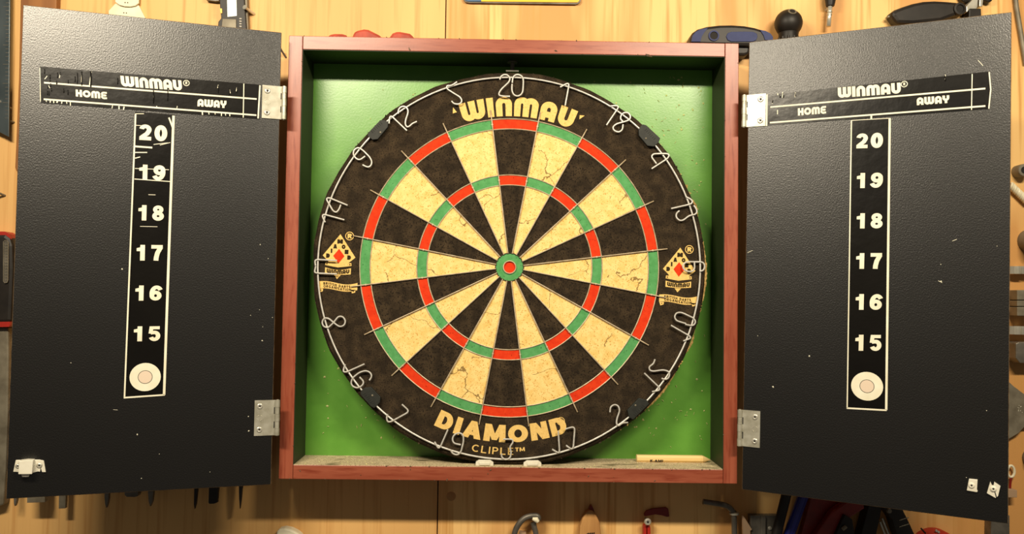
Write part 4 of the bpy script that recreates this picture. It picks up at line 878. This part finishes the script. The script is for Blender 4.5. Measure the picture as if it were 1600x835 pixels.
# curved black hook
ck = empty('curved_hook', at(822, 880, YW-.014), 'curved dark metal hook with a pale tip below the cabinet', 'hook')
mb = MB(); mb.tube(smooth_path([at(x,y,YW-.015) for x, y in ((801,880),(802,848),(804,834),(809,822),(818,811.5),(828,807),(838,806.5),(841,809),(841,812))],4), .0034, 12); finish('bar', mb, DSTEEL, ck)
mb = MB(); mb.tube([at(832,811,YW-.018), at(838,812.5,YW-.018), at(840.5,816,YW-.018)], [.0016,.0034,.0024], 12); finish('tip', mb, CREAMP, ck)
mb = MB(); mb.tube([at(833,817,YW-.012), at(837,832,YW-.012), at(842,880,YW-.012)], .0034, 10); finish('prong', mb, DSTEEL, ck)
mb = MB(); slab(mb, [(812,832),(822,834),(826,880),(806,880)], YW-.010, .010); finish('shank', mb, CARD, ck)
# cream disc at lower left
mb = MB(); slab(mb, [(432,831),(436,827.5),(444,826),(454,828),(463,832.5),(470,838),(472,870),(430,870)], YW-.014, .014); thing1('cream_case', 'cream rounded case at the bottom edge left of the cabinet', 'case', mb, CREAMP, bevel=.002)

# tools in a rack behind the left door; only their tips show below it
za, zb_ = at(230, 690, YW-.01).z, at(230, 735, YW-.01).z
mb = MB(); x0 = at(16, 700, YW-.014).x; x1 = at(420, 700, YW-.014).x; mb.box((x0, YW-.014, zb_), (x1, YW, za))
thing1('tool_rack', 'wooden tool rack mounted on the wall behind the left door', 'rack', mb, OLDWOOD, bevel=.001)
def rack_tool(name, label, cat, tip, mt, wtop, handle=BLACKP, thick=.005, dark=None):
    YT = YW-.0145
    xs_ = [p[0] for p in tip]; cx = sum(xs_)/len(xs_); ymin = min(p[1] for p in tip); ymax = max(p[1] for p in tip)
    root = empty(name, at(cx, ymax, YT-thick/2), label, cat, 'tools whose tips show below the left door')
    mb = MB(); slab(mb, tip, YT-thick, thick); finish('blade', mb, mt, root, bevel=.0004)
    mb = MB(); a = at(cx+3, ymin+1, YT-thick-.001); a.y = YT-.0095; b = a+Vector((.003,0,.062)); mb.tube([a, a+(b-a)*.15, a+(b-a)*.5, a+(b-a)*.9, b], [.005,.008,.0092,.0085,.004], 14)
    finish('handle', mb, handle, root)
T0 = 690
rack_tool('awl', 'thin grey awl tip at the far left under the left door', 'awl', [(20.5,T0),(27,T0),(25.8,782),(24.5,788),(22.8,792),(21.6,788),(21.3,782)], DSTEEL, 5)
rack_tool('sanding_block', 'pale grey rectangular block end under the left door corner', 'block', [(43,T0),(71,T0),(70,785.5),(42,786.3)], GREYM, 20, thick=.012)
rack_tool('flat_chisel', 'flat grey chisel end under the left door', 'chisel', [(94,T0),(105,T0),(102,795),(91.5,795.5)], GREYM, 8)
rack_tool('scribe', 'pointed grey scribe tip under the left door, left of the rounded one', 'scribe', [(165,T0),(172,T0),(169.5,780),(168,788),(165.8,794.5),(164,788),(163,778)], DSTEEL, 6)
rack_tool('rounded_tool', 'dark rounded tool end under the middle of the left door', 'tool', [(196,T0),(218,T0),(215.5,773),(214,776.5),(210,777.3),(198,777),(194.5,774)], DSTEEL, 18, thick=.010)
rack_tool('scraper', 'pointed grey blade tip under the left door, right of the rounded one', 'scraper', [(232,T0),(242,T0),(239.5,770),(238,784),(234.5,792.5),(232,784),(231,770)], DSTEEL, 6)
rack_tool('spike', 'slim dark spike under the left door, left of the broad blade', 'spike', [(305,T0),(312,T0),(308.3,766),(306,788),(303.6,796.5),(302.8,788),(303.2,766)], BLACKP, 5)
rack_tool('broad_blade', 'broad dark blade end under the left door between two slim spikes', 'blade', [(328,T0),(346,T0),(341,764),(339.5,786),(334,787.8),(327,788),(325.6,786)], BLACKP, 12)
rack_tool('spike', 'slim dark spike under the left door, nearest the cabinet', 'spike', [(376,T0),(384,T0),(378.2,762),(376.5,780),(374.6,796.5),(373.4,780),(373,762)], BLACKP, 5)
